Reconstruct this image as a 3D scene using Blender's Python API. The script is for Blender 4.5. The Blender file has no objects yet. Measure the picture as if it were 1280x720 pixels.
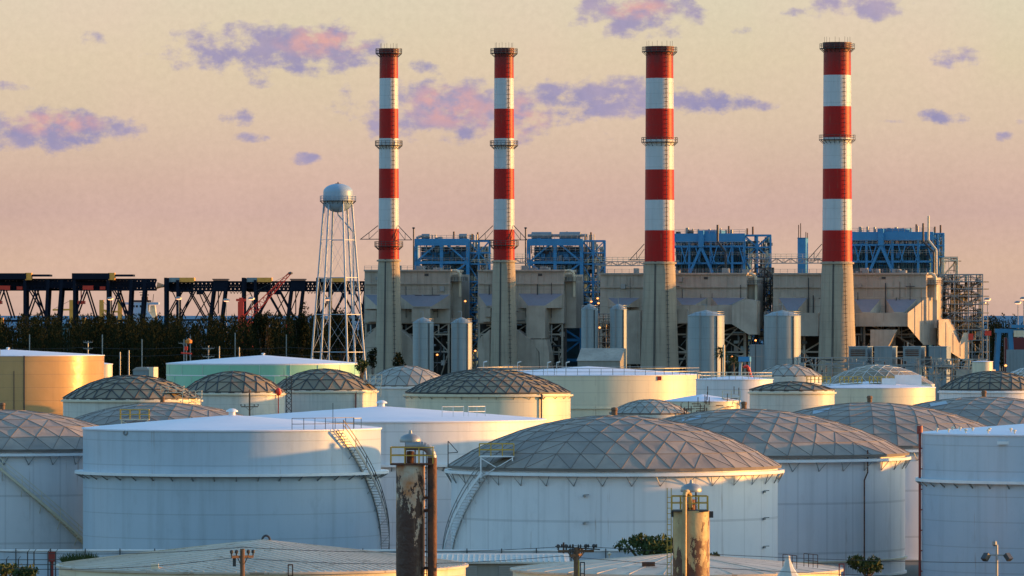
import bpy, math, random
from math import sin, cos, pi, radians as R, sqrt, atan2, floor
random.seed(7)
C = bpy.context.scene.collection
H = 26.0            # camera height, m
F = 8000.0          # focal length in px of the 1280 px wide photograph
HOR = 394.0         # row of the horizon
# ------------------------------------------------------------------ camera
cd = bpy.data.cameras.new('camera'); cam = bpy.data.objects.new('camera', cd); C.objects.link(cam)
cam.location = (0, 0, H); cam.rotation_euler = (pi/2, 0, 0)
cd.sensor_width = 36; cd.lens = 36*F/1280; cd.shift_y = (HOR-360)/1280
cd.clip_start = 5; cd.clip_end = 400000
bpy.context.scene.camera = cam
vs = bpy.context.scene.view_settings
vs.view_transform = 'Standard'; vs.look = 'None'; vs.gamma = 1; vs.use_curve_mapping = False
vs.exposure = 0.75
bpy.context.scene.cycles.max_bounces = 5; bpy.context.scene.cycles.diffuse_bounces = 3; bpy.context.scene.cycles.glossy_bounces = 2
# ------------------------------------------------------------------ colour
def lin(r, g, b):
    f = lambda c: (c/255/12.92) if c/255 <= .04045 else ((c/255+.055)/1.055)**2.4
    return (f(r), f(g), f(b), 1)
# ------------------------------------------------------------------ sun and sky
SUN_EL, SUN_AZ = 5.5, 8.0      # elevation; azimuth measured from +X towards +Y
sd = bpy.data.lights.new('sun', 'SUN'); so = bpy.data.objects.new('sun', sd); C.objects.link(so)
sd.energy = 5.0; sd.angle = R(.6); sd.color = (1.0, .43, .09)
so.rotation_euler = (R(90-SUN_EL), 0, R(90+SUN_AZ))
W = bpy.data.worlds.new("World"); bpy.context.scene.world = W; W.use_nodes = True
nt = W.node_tree; N = nt.nodes; L = nt.links; N.clear()
def wm(op, a, b=None, c=None, clamp=False):
    n = N.new('ShaderNodeMath'); n.operation = op; n.use_clamp = clamp
    for i, v in enumerate((a, b, c)):
        if v is None: continue
        if isinstance(v, (int, float)): n.inputs[i].default_value = v
        else: L.new(v, n.inputs[i])
    return n.outputs[0]
def wmix(f, a, b):
    n = N.new('ShaderNodeMix'); n.data_type = 'RGBA'
    for s, v in ((n.inputs[0], f), (n.inputs[6], a), (n.inputs[7], b)):
        if isinstance(v, (int, float)): s.default_value = v
        elif isinstance(v, tuple): s.default_value = v
        else: L.new(v, s)
    return n.outputs[2]
def wnoise(vec, scale, detail, rough=.55):
    n = N.new('ShaderNodeTexNoise'); n.inputs['Scale'].default_value = scale; n.inputs['Detail'].default_value = detail
    n.inputs['Roughness'].default_value = rough; L.new(vec, n.inputs['Vector']); return n.outputs['Fac']
SKYK = 0.12
sky = N.new('ShaderNodeTexSky'); sky.sky_type = 'NISHITA'; sky.sun_disc = False
sky.sun_elevation = R(SUN_EL); sky.sun_rotation = R(90-SUN_AZ); sky.air_density = 1.2; sky.dust_density = 1.5; sky.ozone_density = 2.0
tc = N.new('ShaderNodeTexCoord'); sp = N.new('ShaderNodeSeparateXYZ'); L.new(tc.outputs['Generated'], sp.inputs[0])
dx, dy, dz = sp.outputs
hr = wm('SQRT', wm('ADD', wm('MULTIPLY', dx, dx), wm('MULTIPLY', dy, dy)))
el = wm('DIVIDE', dz, wm('MAXIMUM', hr, 1e-4))               # tangent of the elevation
yy = wm('MAXIMUM', dy, .05)
u = wm('MULTIPLY', wm('DIVIDE', dx, yy), 100.0)             # 1 = 0.01 rad
v = wm('MULTIPLY', el, 100.0)
ramp = N.new('ShaderNodeValToRGB'); L.new(wm('MULTIPLY', el, 20.0), ramp.inputs[0])   # 0..0.05
stops = [(0, (203,169,154)), (.16, (214,180,156)), (.32, (205,172,160)), (.42, (211,179,162)), (.6, (220,196,170)), (.8, (224,206,175)), (1, (224,212,184))]
cr = ramp.color_ramp
while len(cr.elements) < len(stops): cr.elements.new(.5)
for e, (p, c) in zip(cr.elements, stops): e.position = p; e.color = lin(*c)
cuv = N.new('ShaderNodeCombineXYZ'); L.new(u, cuv.inputs[0]); L.new(v, cuv.inputs[1])
uv = cuv.outputs[0]
sc = N.new('ShaderNodeVectorMath'); sc.operation = 'MULTIPLY'; sc.inputs[1].default_value = (1, 1.45, 1); L.new(uv, sc.inputs[0])
n1 = wnoise(sc.outputs[0], 2.0, 9, .6); n2 = wnoise(sc.outputs[0], .8, 3); n3 = wnoise(uv, .35, 4)
base = wmix(wm('MULTIPLY', wm('SUBTRACT', n3, .35, clamp=True), .9), ramp.outputs[0], lin(222,186,172))
clouds = [(345,60,95,24,1),(395,66,70,20,.9),(268,48,40,12,.8),(325,98,22,12,.35),(296,147,22,12,.6),(312,171,24,6,.7),(118,48,17,8,.8),(65,162,75,20,1),(20,158,50,16,.7),
          (8,109,25,7,.6),(385,198,18,6,.7),(560,136,90,28,1),(470,126,30,10,.6),(630,140,60,28,.8),(690,118,28,16,.9),(760,124,70,20,1),(860,126,60,14,.8),(952,132,22,7,.6),
          (755,168,18,8,.35),(528,88,20,14,.35),(795,16,58,20,1),(850,24,34,9,.6),(1070,8,48,14,.9),(930,37,14,5,.45),(1196,74,27,10,.9),(1172,148,26,8,.9),(1120,152,20,3,.45),(1256,170,13,6,.7),(1275,153,8,4,.5),(985,14,30,7,.3)]
acc = None; pink = None
for (px, py, rx, ry, k) in clouds:
    cu, cv = (px-640)/80, (HOR-py)/80
    a = wm('MULTIPLY', wm('SUBTRACT', u, cu), 80/rx/1.5); b = wm('MULTIPLY', wm('SUBTRACT', v, cv), 80/ry/1.55)
    d = wm('SUBTRACT', k*1.12, wm('ADD', wm('MULTIPLY', a, a), wm('MULTIPLY', b, b)))
    acc = d if acc is None else wm('SMOOTH_MAX', acc, d, .25)
for (px, py, rx, ry) in [(405,52,70,24), (560,132,60,34), (640,148,60,36), (800,12,50,16), (70,155,70,20)]:
    a = wm('MULTIPLY', wm('SUBTRACT', u, (px-640)/80), 80/rx); b = wm('MULTIPLY', wm('SUBTRACT', v, (HOR-py)/80), 80/ry)
    d = wm('SUBTRACT', 1.0, wm('ADD', wm('MULTIPLY', a, a), wm('MULTIPLY', b, b)), clamp=True)
    pink = d if pink is None else wm('MAXIMUM', pink, d)
acc = wm('MAXIMUM', acc, -1.2)
dens = wm('ADD', acc, wm('MULTIPLY', wm('SUBTRACT', n1, .53), 3.9))
mr = N.new('ShaderNodeMapRange'); mr.interpolation_type = 'SMOOTHSTEP'; L.new(dens, mr.inputs[0])
mr.inputs[1].default_value = .0; mr.inputs[2].default_value = 1.0
cm = wm('MULTIPLY', wm('MULTIPLY', mr.outputs[0], .95), wm('GREATER_THAN', dy, .1))
n4 = wnoise(sc.outputs[0], 2.6, 4)
pk = wm('MULTIPLY', pink, wm('MULTIPLY', wm('SUBTRACT', n4, .36, clamp=True), 4.2, clamp=True), clamp=True)
ccol = wmix(pk, wmix(wm('MULTIPLY', wm('SUBTRACT', n2, .3, clamp=True), 2.0, clamp=True), lin(146,143,184), lin(184,166,184)), lin(224,170,166))
n5 = wnoise(uv, 9, 5, .7)
low0 = wmix(cm, base, ccol)
mm_ = N.new('ShaderNodeVectorMath'); mm_.operation = 'SCALE'; L.new(low0, mm_.inputs[0]); L.new(wm('ADD', wm('ADD', wm('MULTIPLY', n5, .22), wm('MULTIPLY', n3, .14)), .82), mm_.inputs['Scale'])
low = mm_.outputs[0]
lowk = N.new('ShaderNodeVectorMath'); lowk.operation = 'SCALE'; L.new(low, lowk.inputs[0]); lowk.inputs['Scale'].default_value = 1/SKYK/2**vs.exposure
m2 = N.new('ShaderNodeMapRange'); m2.interpolation_type = 'SMOOTHSTEP'; L.new(el, m2.inputs[0]); m2.inputs[1].default_value = .052; m2.inputs[2].default_value = .16
tint = N.new('ShaderNodeVectorMath'); tint.operation = 'MULTIPLY'; L.new(sky.outputs[0], tint.inputs[0]); tint.inputs[1].default_value = (2.0, 2.6, 3.1)
fin = wmix(m2.outputs[0], lowk.outputs[0], tint.outputs[0])
bg = N.new('ShaderNodeBackground'); bg.inputs[1].default_value = SKYK; L.new(fin, bg.inputs[0])
wo = N.new('ShaderNodeOutputWorld'); L.new(bg.outputs[0], wo.inputs[0])

# ------------------------------------------------------------------ materials
def mat(name, col, rough=.6, metal=0, col2=None, nscale=.4, namt=.5, streak=0, seam=0, vseam=0, bump=0, bscale=.5, spec=.5, stain=None, stain_lo=.62, stain_z=None, rust=0, soot=None, panel=0, emit=None, detail=4):
    m = bpy.data.materials.new(name); m.use_nodes = True; t = m.node_tree; nn = t.nodes; ll = t.links
    p = nn['Principled BSDF']; p.inputs['Roughness'].default_value = rough; p.inputs['Metallic'].default_value = metal
    p.inputs['Specular IOR Level'].default_value = spec
    col = col if len(col) == 4 else (*col, 1)
    if emit:
        p.inputs['Base Color'].default_value = col; p.inputs['Emission Color'].default_value = (*emit[:3], 1); p.inputs['Emission Strength'].default_value = emit[3]; return m
    def M(op, a, b=None, c=None, clamp=False):
        n = nn.new('ShaderNodeMath'); n.operation = op; n.use_clamp = clamp
        for i, v in enumerate((a, b, c)):
            if v is None: continue
            if isinstance(v, (int, float)): n.inputs[i].default_value = v
            else: ll.new(v, n.inputs[i])
        return n.outputs[0]
    def MX(f, a, b, mode='MIX'):
        n = nn.new('ShaderNodeMix'); n.data_type = 'RGBA'; n.blend_type = mode
        for s, v in ((n.inputs[0], f), (n.inputs[6], a), (n.inputs[7], b)):
            if isinstance(v, (int, float)): s.default_value = v
            elif isinstance(v, tuple): s.default_value = v
            else: ll.new(v, s)
        return n.outputs[2]
    tcn = nn.new('ShaderNodeTexCoord'); oi = nn.new('ShaderNodeObjectInfo')
    off = nn.new('ShaderNodeVectorMath'); off.operation = 'ADD'; ll.new(tcn.outputs['Object'], off.inputs[0])
    rv = nn.new('ShaderNodeVectorMath'); rv.operation = 'SCALE'; rv.inputs[0].default_value = (37, 53, 0); ll.new(oi.outputs['Random'], rv.inputs['Scale']); ll.new(rv.outputs[0], off.inputs[1])
    def NZ(scale, det=detail, stretch=None, rough_=.6):
        n = nn.new('ShaderNodeTexNoise'); n.inputs['Scale'].default_value = scale; n.inputs['Detail'].default_value = det; n.inputs['Roughness'].default_value = rough_
        src = off.outputs[0]
        if stretch:
            s = nn.new('ShaderNodeVectorMath'); s.operation = 'MULTIPLY'; s.inputs[1].default_value = stretch; ll.new(src, s.inputs[0]); src = s.outputs[0]
        ll.new(src, n.inputs['Vector']); return n.outputs['Fac']
    c2 = col2 if col2 else tuple(x*.72 for x in col[:3])
    c2 = (*c2[:3], 1)
    f = M('MULTIPLY', M('SUBTRACT', NZ(nscale), .35, clamp=True), 3*namt, clamp=True)
    c = MX(f, col, c2)
    if streak:
        f = M('MULTIPLY', M('SUBTRACT', NZ(1.0, 5, (1, 1, .045)), .5, clamp=True), 4*streak, clamp=True)
        c = MX(f, c, tuple(x*.55 for x in col[:3])+(1,))
    sx = nn.new('ShaderNodeSeparateXYZ'); ll.new(tcn.outputs['Object'], sx.inputs[0])
    hgt = None
    if seam:
        fr = M('FRACT', M('DIVIDE', sx.outputs[2], seam)); ln = M('LESS_THAN', M('ABSOLUTE', M('SUBTRACT', fr, .5)), .022)
        c = MX(M('MULTIPLY', ln, .2), c, (.05, .05, .05, 1)); hgt = M('MULTIPLY', ln, -.3)
    if vseam:
        ang = M('ARCTAN2', sx.outputs[1], sx.outputs[0]); ln = M('LESS_THAN', M('ABSOLUTE', M('SUBTRACT', M('FRACT', M('MULTIPLY', ang, vseam)), .5)), .03)
        c = MX(M('MULTIPLY', ln, .15), c, (.05, .05, .06, 1))
    if stain:
        f = M('GREATER_THAN', M('ADD', NZ(.9, 6, (1, 1, .4), .7), M('ADD', M('MULTIPLY', NZ(3.5, 4), .12), M('MULTIPLY', M('SUBTRACT', stain_z[0], sx.outputs[2]), stain_z[1]) if stain_z else 0)), stain_lo)
        c = MX(f, c, (*stain, 1))
    if panel:
        gi = nn.new('ShaderNodeNewGeometry'); k = M('ADD', M('MULTIPLY', gi.outputs['Random Per Island'], panel), 1-panel/2)
        vm = nn.new('ShaderNodeVectorMath'); vm.operation = 'SCALE'; ll.new(c, vm.inputs[0]); ll.new(k, vm.inputs['Scale']); c = vm.outputs[0]
        ll.new(M('ADD', M('MULTIPLY', gi.outputs['Random Per Island'], .25), rough-.12), p.inputs['Roughness'])
    if rust:
        f = M('MULTIPLY', M('SUBTRACT', NZ(1.3, 6, (1, 1, .035), .7), .6, clamp=True), 9*rust, clamp=True)
        f2 = M('MULTIPLY', f, M('MULTIPLY', M('SUBTRACT', NZ(.35, 2), .42, clamp=True), 5, clamp=True))
        c = MX(f2, c, (.23,.13,.07,1))
        f = M('MULTIPLY', M('SUBTRACT', NZ(.5, 6, (1, 1, .5), .75), .55, clamp=True), 2.5*rust, clamp=True)
        c = MX(f, c, tuple(x*.6 for x in col[:3])+(1,))
    if soot:
        f = M('MULTIPLY', M('ADD', M('DIVIDE', M('SUBTRACT', sx.outputs[2], soot[0]), soot[1]), M('MULTIPLY', M('SUBTRACT', NZ(.6, 5, (1, 1, .15)), .5), 1.6)), .75, clamp=True)
        c = MX(f, c, (.05,.03,.028,1))
    ll.new(c, p.inputs['Base Color'])
    if bump or hgt:
        b = nn.new('ShaderNodeBump'); b.inputs['Strength'].default_value = bump if bump else .3; b.inputs['Distance'].default_value = .12
        h = NZ(bscale, 3); h = M('ADD', h, hgt) if hgt else h
        ll.new(h, b.inputs['Height']); ll.new(b.outputs[0], p.inputs['Normal'])
    return m
WH = (.62, .64, .66)
m_white = mat('white_paint', WH, .45, rust=.8, col2=(.52,.545,.57), nscale=.12, streak=.35, seam=2.44, bump=.25, bscale=.35)
m_whitev = mat('white_paint_plates', (.66,.66,.67), .45, rust=.8, col2=(.55,.56,.59), nscale=.15, streak=.3, vseam=5.1, seam=4.9, bump=.25, bscale=.3)
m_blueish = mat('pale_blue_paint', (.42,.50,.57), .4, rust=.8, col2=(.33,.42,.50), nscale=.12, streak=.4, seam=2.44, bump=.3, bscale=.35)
m_cream = mat('cream_paint', (.66,.60,.44), .38, rust=.8, col2=(.56,.50,.36), nscale=.15, streak=.4, seam=2.4, bump=.25, bscale=.3)
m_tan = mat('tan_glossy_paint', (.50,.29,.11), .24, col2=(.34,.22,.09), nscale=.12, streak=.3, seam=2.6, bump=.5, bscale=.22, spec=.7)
m_offw = mat('off_white_paint', (.56,.55,.49), .5, rust=.8, col2=(.44,.43,.38), nscale=.3, streak=.6, seam=1.9, bump=.2)
m_green = mat('mint_green_paint', (.22,.50,.33), .45, col2=(.29,.55,.40), nscale=.2, streak=.15)
m_roofw = mat('white_roof_sky_tint', (.66,.68,.76), .5, col2=(.56,.59,.68), nscale=.25, bump=.15)  # white paint with the reflected blue of the sky mixed into it
m_dome = mat('weathered_aluminium', (.29,.24,.195), .62, 0, panel=.36, rust=.5, col2=(.19,.165,.14), nscale=.4, namt=.9, bump=.3, bscale=.6)
m_dome2 = mat('dull_grey_dome_panel', (.25,.195,.125), .65, 0, panel=.3, col2=(.17,.135,.09), nscale=.3)
m_dome3 = mat('pale_grey_dome_panel', (.33,.31,.26), .6, 0, panel=.3, col2=(.28,.27,.24), nscale=.3)
m_rib = mat('dark_rib', (.045,.045,.045), .6)
m_rib1 = mat('grey_rib', (.15,.125,.105), .75)
m_ribw = mat('pale_rib', (.6,.64,.66), .5)
m_trim = mat('white_steel', (.70,.72,.73), .4, col2=(.6,.6,.58), nscale=1)
m_trimc = mat('cream_steel', (.62,.55,.40), .5, col2=(.5,.42,.28), nscale=1)
m_dark = mat('dark_steel', (.035,.037,.04), .5)
m_grey = mat('galvanised_steel', (.28,.29,.29), .45, .4)
m_yel = mat('yellow_rail_paint', (.55,.34,.04), .45, col2=(.35,.2,.03), nscale=2)
m_red = mat('red_pipe_paint', (.22,.02,.015), .45)
m_brightred = mat('bright_red_paint', (.75,.04,.015), .45)
m_rust = mat('rusted_shell', (.46,.40,.31), .55, col2=(.45,.16,.04), nscale=.8, namt=1.1, streak=.9, stain=(.05,.018,.01), stain_lo=.575, stain_z=(14.9,.05), rust=1.2, bump=.5, bscale=3)
m_rustd = mat('dark_rust', (.045,.018,.01), .75, col2=(.17,.05,.014), nscale=1.5, namt=.8, bump=.5, bscale=4)
m_tanv = mat('tan_vessel_paint', (.52,.38,.18), .5, col2=(.40,.24,.10), nscale=.8, namt=.9, streak=1.1, rust=1, stain=(.10,.035,.015), stain_lo=.575, stain_z=(11.6,.03), bump=.3, bscale=3)
m_wood = mat('weathered_timber', (.16,.09,.05), .85, col2=(.10,.06,.035), nscale=3)
m_conc = mat('chimney_concrete', (.36,.31,.23), .85, col2=(.23,.195,.15), nscale=.12, streak=.8, seam=2.3, bump=.3, bscale=1)
m_sred = mat('chimney_red', (.38,.006,.006), .45, spec=.2, soot=(98,7), rust=.8, col2=(.27,.02,.015), nscale=.12, streak=.35, seam=3.1)
m_swht = mat('chimney_white', (.47,.51,.53), .42, rust=.5, spec=.35, col2=(.40,.43,.44), nscale=.12, streak=.35, seam=3.1)
m_blk = mat('precipitator_cladding', (.45,.385,.31), .75, col2=(.31,.265,.215), nscale=.14, namt=.9, rust=.7, streak=.7, seam=5.2, bump=.2, bscale=.6)
m_blk2 = mat('duct_plate', (.47,.40,.32), .7, col2=(.33,.275,.22), nscale=.18, namt=.9, rust=.7, streak=.8, bump=.25, bscale=.8)
m_slope = mat('sky_tinted_duct_plate', (.23,.23,.26), .6, col2=(.18,.18,.21), nscale=.15, streak=.3)  # cool sky light on the up-facing slopes is put into the colour
m_blue = mat('blue_steel', (.05,.25,.48), .5, spec=.3, col2=(.035,.19,.38), nscale=.4, namt=.6)
m_blue2 = mat('blue_cladding', (.045,.22,.42), .55, spec=.3, col2=(.03,.15,.30), nscale=.25, namt=.8, streak=.9)
m_teal = mat('teal_casing', (.05,.14,.17), .6, col2=(.03,.06,.07), nscale=.3, namt=.9, streak=1.2)
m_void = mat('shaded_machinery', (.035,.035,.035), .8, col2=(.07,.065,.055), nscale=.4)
m_silo = mat('pale_blue_silo_paint', (.24,.30,.32), .5, col2=(.19,.245,.265), nscale=.15, streak=.5, seam=3, bump=.2)
m_box = mat('blue_grey_cladding', (.20,.25,.27), .6, col2=(.15,.19,.21), nscale=.2, streak=.7)
m_tower = mat('pale_blue_tower_paint', (.26,.36,.45), .42, col2=(.20,.29,.38), nscale=.3, streak=.2)
m_crane = mat('navy_crane_steel', (.010,.014,.026), .9, spec=.08)
m_orange = mat('orange_paint', (.65,.22,.03), .5)
m_yelc = mat('yellow_and_sunlit_orange', (.85,.36,.05), .5)  # yellow paint; on crane machinery houses it stands in for orange sunlight
m_ship = mat('ship_white', (.38,.48,.62), .5, streak=.3)
m_glass = mat('dark_window_glass', (.02,.025,.03), .15)
m_leaf = mat('casuarina_foliage', (.012,.016,.006), .95, col2=(.020,.022,.010), nscale=.25, namt=1.0, spec=.04)
m_leaf2 = mat('bush_foliage', (.028,.05,.012), .7, col2=(.05,.07,.02), nscale=1.2, namt=1.0, spec=.2)
m_leaf3 = mat('palm_foliage', (.035,.055,.02), .6, col2=(.06,.07,.03), nscale=2, spec=.3)
m_bark = mat('bark', (.08,.06,.045), .9)
m_lamp = mat('lit_sodium_lamp', (.9,.5,.2), emit=(1,.30,.06,1.5))
m_lampw = mat('lit_warm_lamp', (1,.9,.7), emit=(1,.42,.2,1.1))
m_ground = mat('yard_ground', (.10,.095,.08), .95, col2=(.06,.065,.04), nscale=.02, namt=.9)
m_asph = mat('asphalt', (.05,.05,.05), .9, nscale=.2)
m_sea = mat('sea_water', (.07,.18,.29), .9, spec=.02, nscale=.0005)
m_corr = mat('corrugated_roof', (.56,.46,.35), .6, col2=(.38,.31,.24), nscale=.35, namt=.9, stain=(.30,.22,.15), stain_lo=.66, bump=.2)
m_maroon = mat('maroon_paint', (.14,.02,.025), .6)
m_shed = mat('shed_cladding', (.25,.25,.22), .6, streak=.5)

# ------------------------------------------------------------------ mesh helpers
class MB:
    def __init__(s): s.v = []; s.f = []
    def add(s, vs_, fs):
        o = len(s.v); s.v += [tuple(p) for p in vs_]; s.f += [tuple(o+i for i in f) for f in fs]; return s
    def box(s, x0, x1, y0, y1, z0, z1):
        return s.add([(x0,y0,z0),(x1,y0,z0),(x1,y1,z0),(x0,y1,z0),(x0,y0,z1),(x1,y0,z1),(x1,y1,z1),(x0,y1,z1)],
                     [(0,3,2,1),(4,5,6,7),(0,1,5,4),(1,2,6,5),(2,3,7,6),(3,0,4,7)])
    def bar(s, p, q, w, h=None, n=4):
        w *= random.uniform(.97, 1.03); h = w if h is None else h*random.uniform(.97, 1.03)
        d = [q[i]-p[i] for i in range(3)]; l = sqrt(sum(a*a for a in d))
        if l < 1e-5: return s
        d = [a/l for a in d]
        if abs(d[2]) > .95: a = (1, 0, 0)
        else: a = (0, 0, 1)
        b = (d[1]*a[2]-d[2]*a[1], d[2]*a[0]-d[0]*a[2], d[0]*a[1]-d[1]*a[0]); lb = sqrt(sum(k*k for k in b)); b = [k/lb for k in b]
        c = (b[1]*d[2]-b[2]*d[1], b[2]*d[0]-b[0]*d[2], b[0]*d[1]-b[1]*d[0])
        vs_ = []
        for e in (p, q):
            if n == 4:
                for (i, j) in ((-1,-1),(1,-1),(1,1),(-1,1)):
                    vs_.append([e[k]+b[k]*i*w/2+c[k]*j*h/2 for k in range(3)])
            else:
                for m in range(n):
                    t = 2*pi*m/n; vs_.append([e[k]+b[k]*cos(t)*w/2+c[k]*sin(t)*w/2 for k in range(3)])
        fs = [tuple(range(n-1, -1, -1)), tuple(range(n, 2*n))]+[(i, (i+1) % n, n+(i+1) % n, n+i) for i in range(n)]
        return s.add(vs_, fs)
    def tube(s, pts, d, n=10):
        for a, b in zip(pts[:-1], pts[1:]): s.bar(a, b, d, n=n)
        return s
    def lathe(s, prof, n=48, cx=0, cy=0, closed=False):
        vs_ = []; fs = []
        for (r, z) in prof:
            for i in range(n): t = 2*pi*i/n; vs_.append((cx+r*cos(t), cy+r*sin(t), z))
        m = len(prof)
        for k in range(m-1 + (1 if closed else 0)):
            k2 = (k+1) % m
            for i in range(n): j = (i+1) % n; fs.append((k*n+i, k*n+j, k2*n+j, k2*n+i))
        return s.add(vs_, fs)
    def prism(s, poly, y0, y1):       # poly of (x, z), extruded in y
        n = len(poly)
        return s.add([(x, y0, z) for x, z in poly]+[(x, y1, z) for x, z in poly],
                     [tuple(range(n)), tuple(range(2*n-1, n-1, -1))]+[(i, n+i, n+(i+1) % n, (i+1) % n) for i in range(n)])
    def rail(s, pts, h=1.1, step=1.5, w=.05, rails=(1, .5)):
        for a, b in zip(pts[:-1], pts[1:]):
            l = sqrt(sum((b[i]-a[i])**2 for i in range(3))); n = max(1, round(l/step))
            for k in range(n+1):
                t = k/n; p = [a[i]+(b[i]-a[i])*t for i in range(3)]; s.bar(p, (p[0], p[1], p[2]+h), w)
            for r in rails: s.bar((a[0], a[1], a[2]+h*r), (b[0], b[1], b[2]+h*r), w*.9)
        return s
    def mark(s): s.__dict__.setdefault('mk', []).append((len(s.v), len(s.f))); return s
    def each(s, name, m, parent=None, smooth=False):
        mk = s.mk+[(len(s.v), len(s.f))]; out = []
        for (v0, f0), (v1, f1) in zip(mk[:-1], mk[1:]):
            if f1 > f0:
                t = MB(); t.v = s.v[v0:v1]; t.f = [tuple(i-v0 for i in f) for f in s.f[f0:f1]]; out.append(t.build(name, m, parent, smooth))
        return out
    def build(s, name, m, parent=None, smooth=False, kind=None):
        me = bpy.data.meshes.new(name); me.from_pydata(s.v, [], s.f); me.materials.append(m); me.validate()
        if smooth:
            me.polygons.foreach_set('use_smooth', [True]*len(me.polygons))
            try: me.set_sharp_from_angle(angle=R(35))
            except Exception: pass
        o = bpy.data.objects.new(name, me); C.objects.link(o)
        if parent: o.parent = parent
        if kind: o['kind'] = kind
        return o
def PX(px, Z): return (px-640)*Z/F
def PZ(py, Z): return H-(py-HOR)*Z/F
def thing(name, label, cat, loc, group=None, rz=0):
    o = bpy.data.objects.new(name, None); C.objects.link(o); o.location = loc; o.rotation_euler = (0, 0, rz)
    o.empty_display_size = 1; o['label'] = label; o['category'] = cat
    if group: o['group'] = group
    return o
def copy_tree(o, parent=None):
    c = o.copy(); C.objects.link(c); c.parent = parent
    for ch in o.children: copy_tree(ch, c)
    return c
def circ(r, a, z): return (r*sin(a), -r*cos(a), z)      # a = 0 faces the camera, positive to the right

# ------------------------------------------------------------------ setting
g = MB(); g.add([(-6000,-300,0),(6000,-300,0),(6000,3300,0),(-6000,3300,0)], [(0,1,2,3)]); g.build('ground', m_ground, kind='structure')
g = MB(); g.add([(-90000,3300,-.3),(90000,3300,-.3),(90000,300000,-.3),(-90000,300000,-.3)], [(0,1,2,3)]); g.build('sea', m_sea, kind='structure')
for k, (y0, y1) in enumerate(((470, 486), (1480, 1490), (1990, 2004))):
    g = MB(); g.add([(-500,y0,.004),(500,y0,.004),(500,y1,.004),(-500,y1,.004)], [(0,1,2,3)]); g.build('road', m_asph, kind='structure')

# ------------------------------------------------------------------ tanks
def geo_dome(Rr, z0, rise, n, mroof, mrib, root, w, rot=0, pillow=0, base_drop=0):
    Rs = (Rr*Rr+rise*rise)/(2*rise)
    def pt(k, j):
        if k == 0: return (0, 0, z0+rise)
        r = Rr*k/n; a = rot+2*pi*j/(6*k)
        return (r*cos(a), r*sin(a), z0+rise-Rs+sqrt(max(0, Rs*Rs-r*r)))
    mb = MB(); edges = set()
    def tri(a, b, c):
        P = [pt(*a), pt(*b), pt(*c)]
        if pillow:
            g_ = [sum(p[i] for p in P)/3 for i in range(3)]; g_[2] -= pillow*random.uniform(.3, 1.1)
            mb.add(P+[g_], [(0,1,3),(1,2,3),(2,0,3)])
        else:
            mb.add([(p[0], p[1], p[2]) for p in P], [(0,1,2)])
        for e in ((a, b), (b, c), (c, a)): edges.add(tuple(sorted(e)))
    for k in range(1, n+1):
        for s in range(6):
            for i in range(k):
                a = (k, (s*k+i) % (6*k)); b = (k, (s*k+i+1) % (6*k)); c = (k-1, (s*(k-1)+i) % max(1, 6*(k-1))) if k > 1 else (0, 0)
                tri(a, b, c)
                if i < k-1:
                    d = (k-1, (s*(k-1)+i+1) % (6*(k-1))); tri(c, b, d)
    roof = mb.build('roof', mroof, root)
    rb = MB()
    for a, b in edges:
        p, q = pt(*a), pt(*b); rb.bar((p[0], p[1], p[2]+w*.15), (q[0], q[1], q[2]+w*.15), w, w*.8)
    rb.build('ribs', mrib, roof)
    return roof
def mushroom(root, x, y, z, r, m1, m2, name='vent'):
    v = MB(); v.lathe([(r*.55, z-.1), (r*.55, z+r*.7)], 20, x, y); vo = v.build(name, m2, root, True)
    c = MB(); c.lathe([(r*.5, z+r*.62), (r, z+r*.65), (r*.95, z+r*.85), (r*.45, z+r*1.15), (.01, z+r*1.2)], 20, x, y); c.build('vent_cap', m1, vo, True)
def spiral(root, Rr, a0, z0, a1, z1, w, mt, mr, name='staircase', step=.28, lw=.06):
    n = max(8, int(abs(z1-z0)/step)); st = MB(); s2 = MB(); rl = MB()
    A = lambda t: a0+(a1-a0)*t; Zt = lambda t: z0+(z1-z0)*t
    for i in range(n+1):
        t = i/n; a, z = A(t), Zt(t); da = .28/Rr/2
        p = [circ(Rr+.08, a-da, z), circ(Rr+w, a-da, z), circ(Rr+w, a+da, z), circ(Rr+.08, a+da, z)]
        st.add(p+[(q[0], q[1], q[2]+.05) for q in p], [(0,3,2,1),(4,5,6,7),(0,1,5,4),(1,2,6,5),(2,3,7,6),(3,0,4,7)])
    m = max(10, n//3)
    for i in range(m):
        t, t2 = i/m, (i+1)/m
        for rr in (Rr+.06, Rr+w+.03):
            p, q = circ(rr, A(t), Zt(t)), circ(rr, A(t2), Zt(t2)); s2.bar(p, q, .05, .26)
        for h in (1.1, .6):
            p, q = circ(Rr+w+.03, A(t), Zt(t)+h), circ(Rr+w+.03, A(t2), Zt(t2)+h); rl.bar(p, q, lw)
        if i % 2 == 0:
            p = circ(Rr+w+.03, A(t), Zt(t)); rl.bar(p, (p[0], p[1], p[2]+1.1), lw)
            s2.bar(circ(Rr, A(t), Zt(t)-1.1), circ(Rr+w, A(t), Zt(t)-.1), lw*.8)
    so_ = st.build(name, mt, root); s2.build('stringers', mt, so_); rl.build('handrail', mr, so_)
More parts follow.
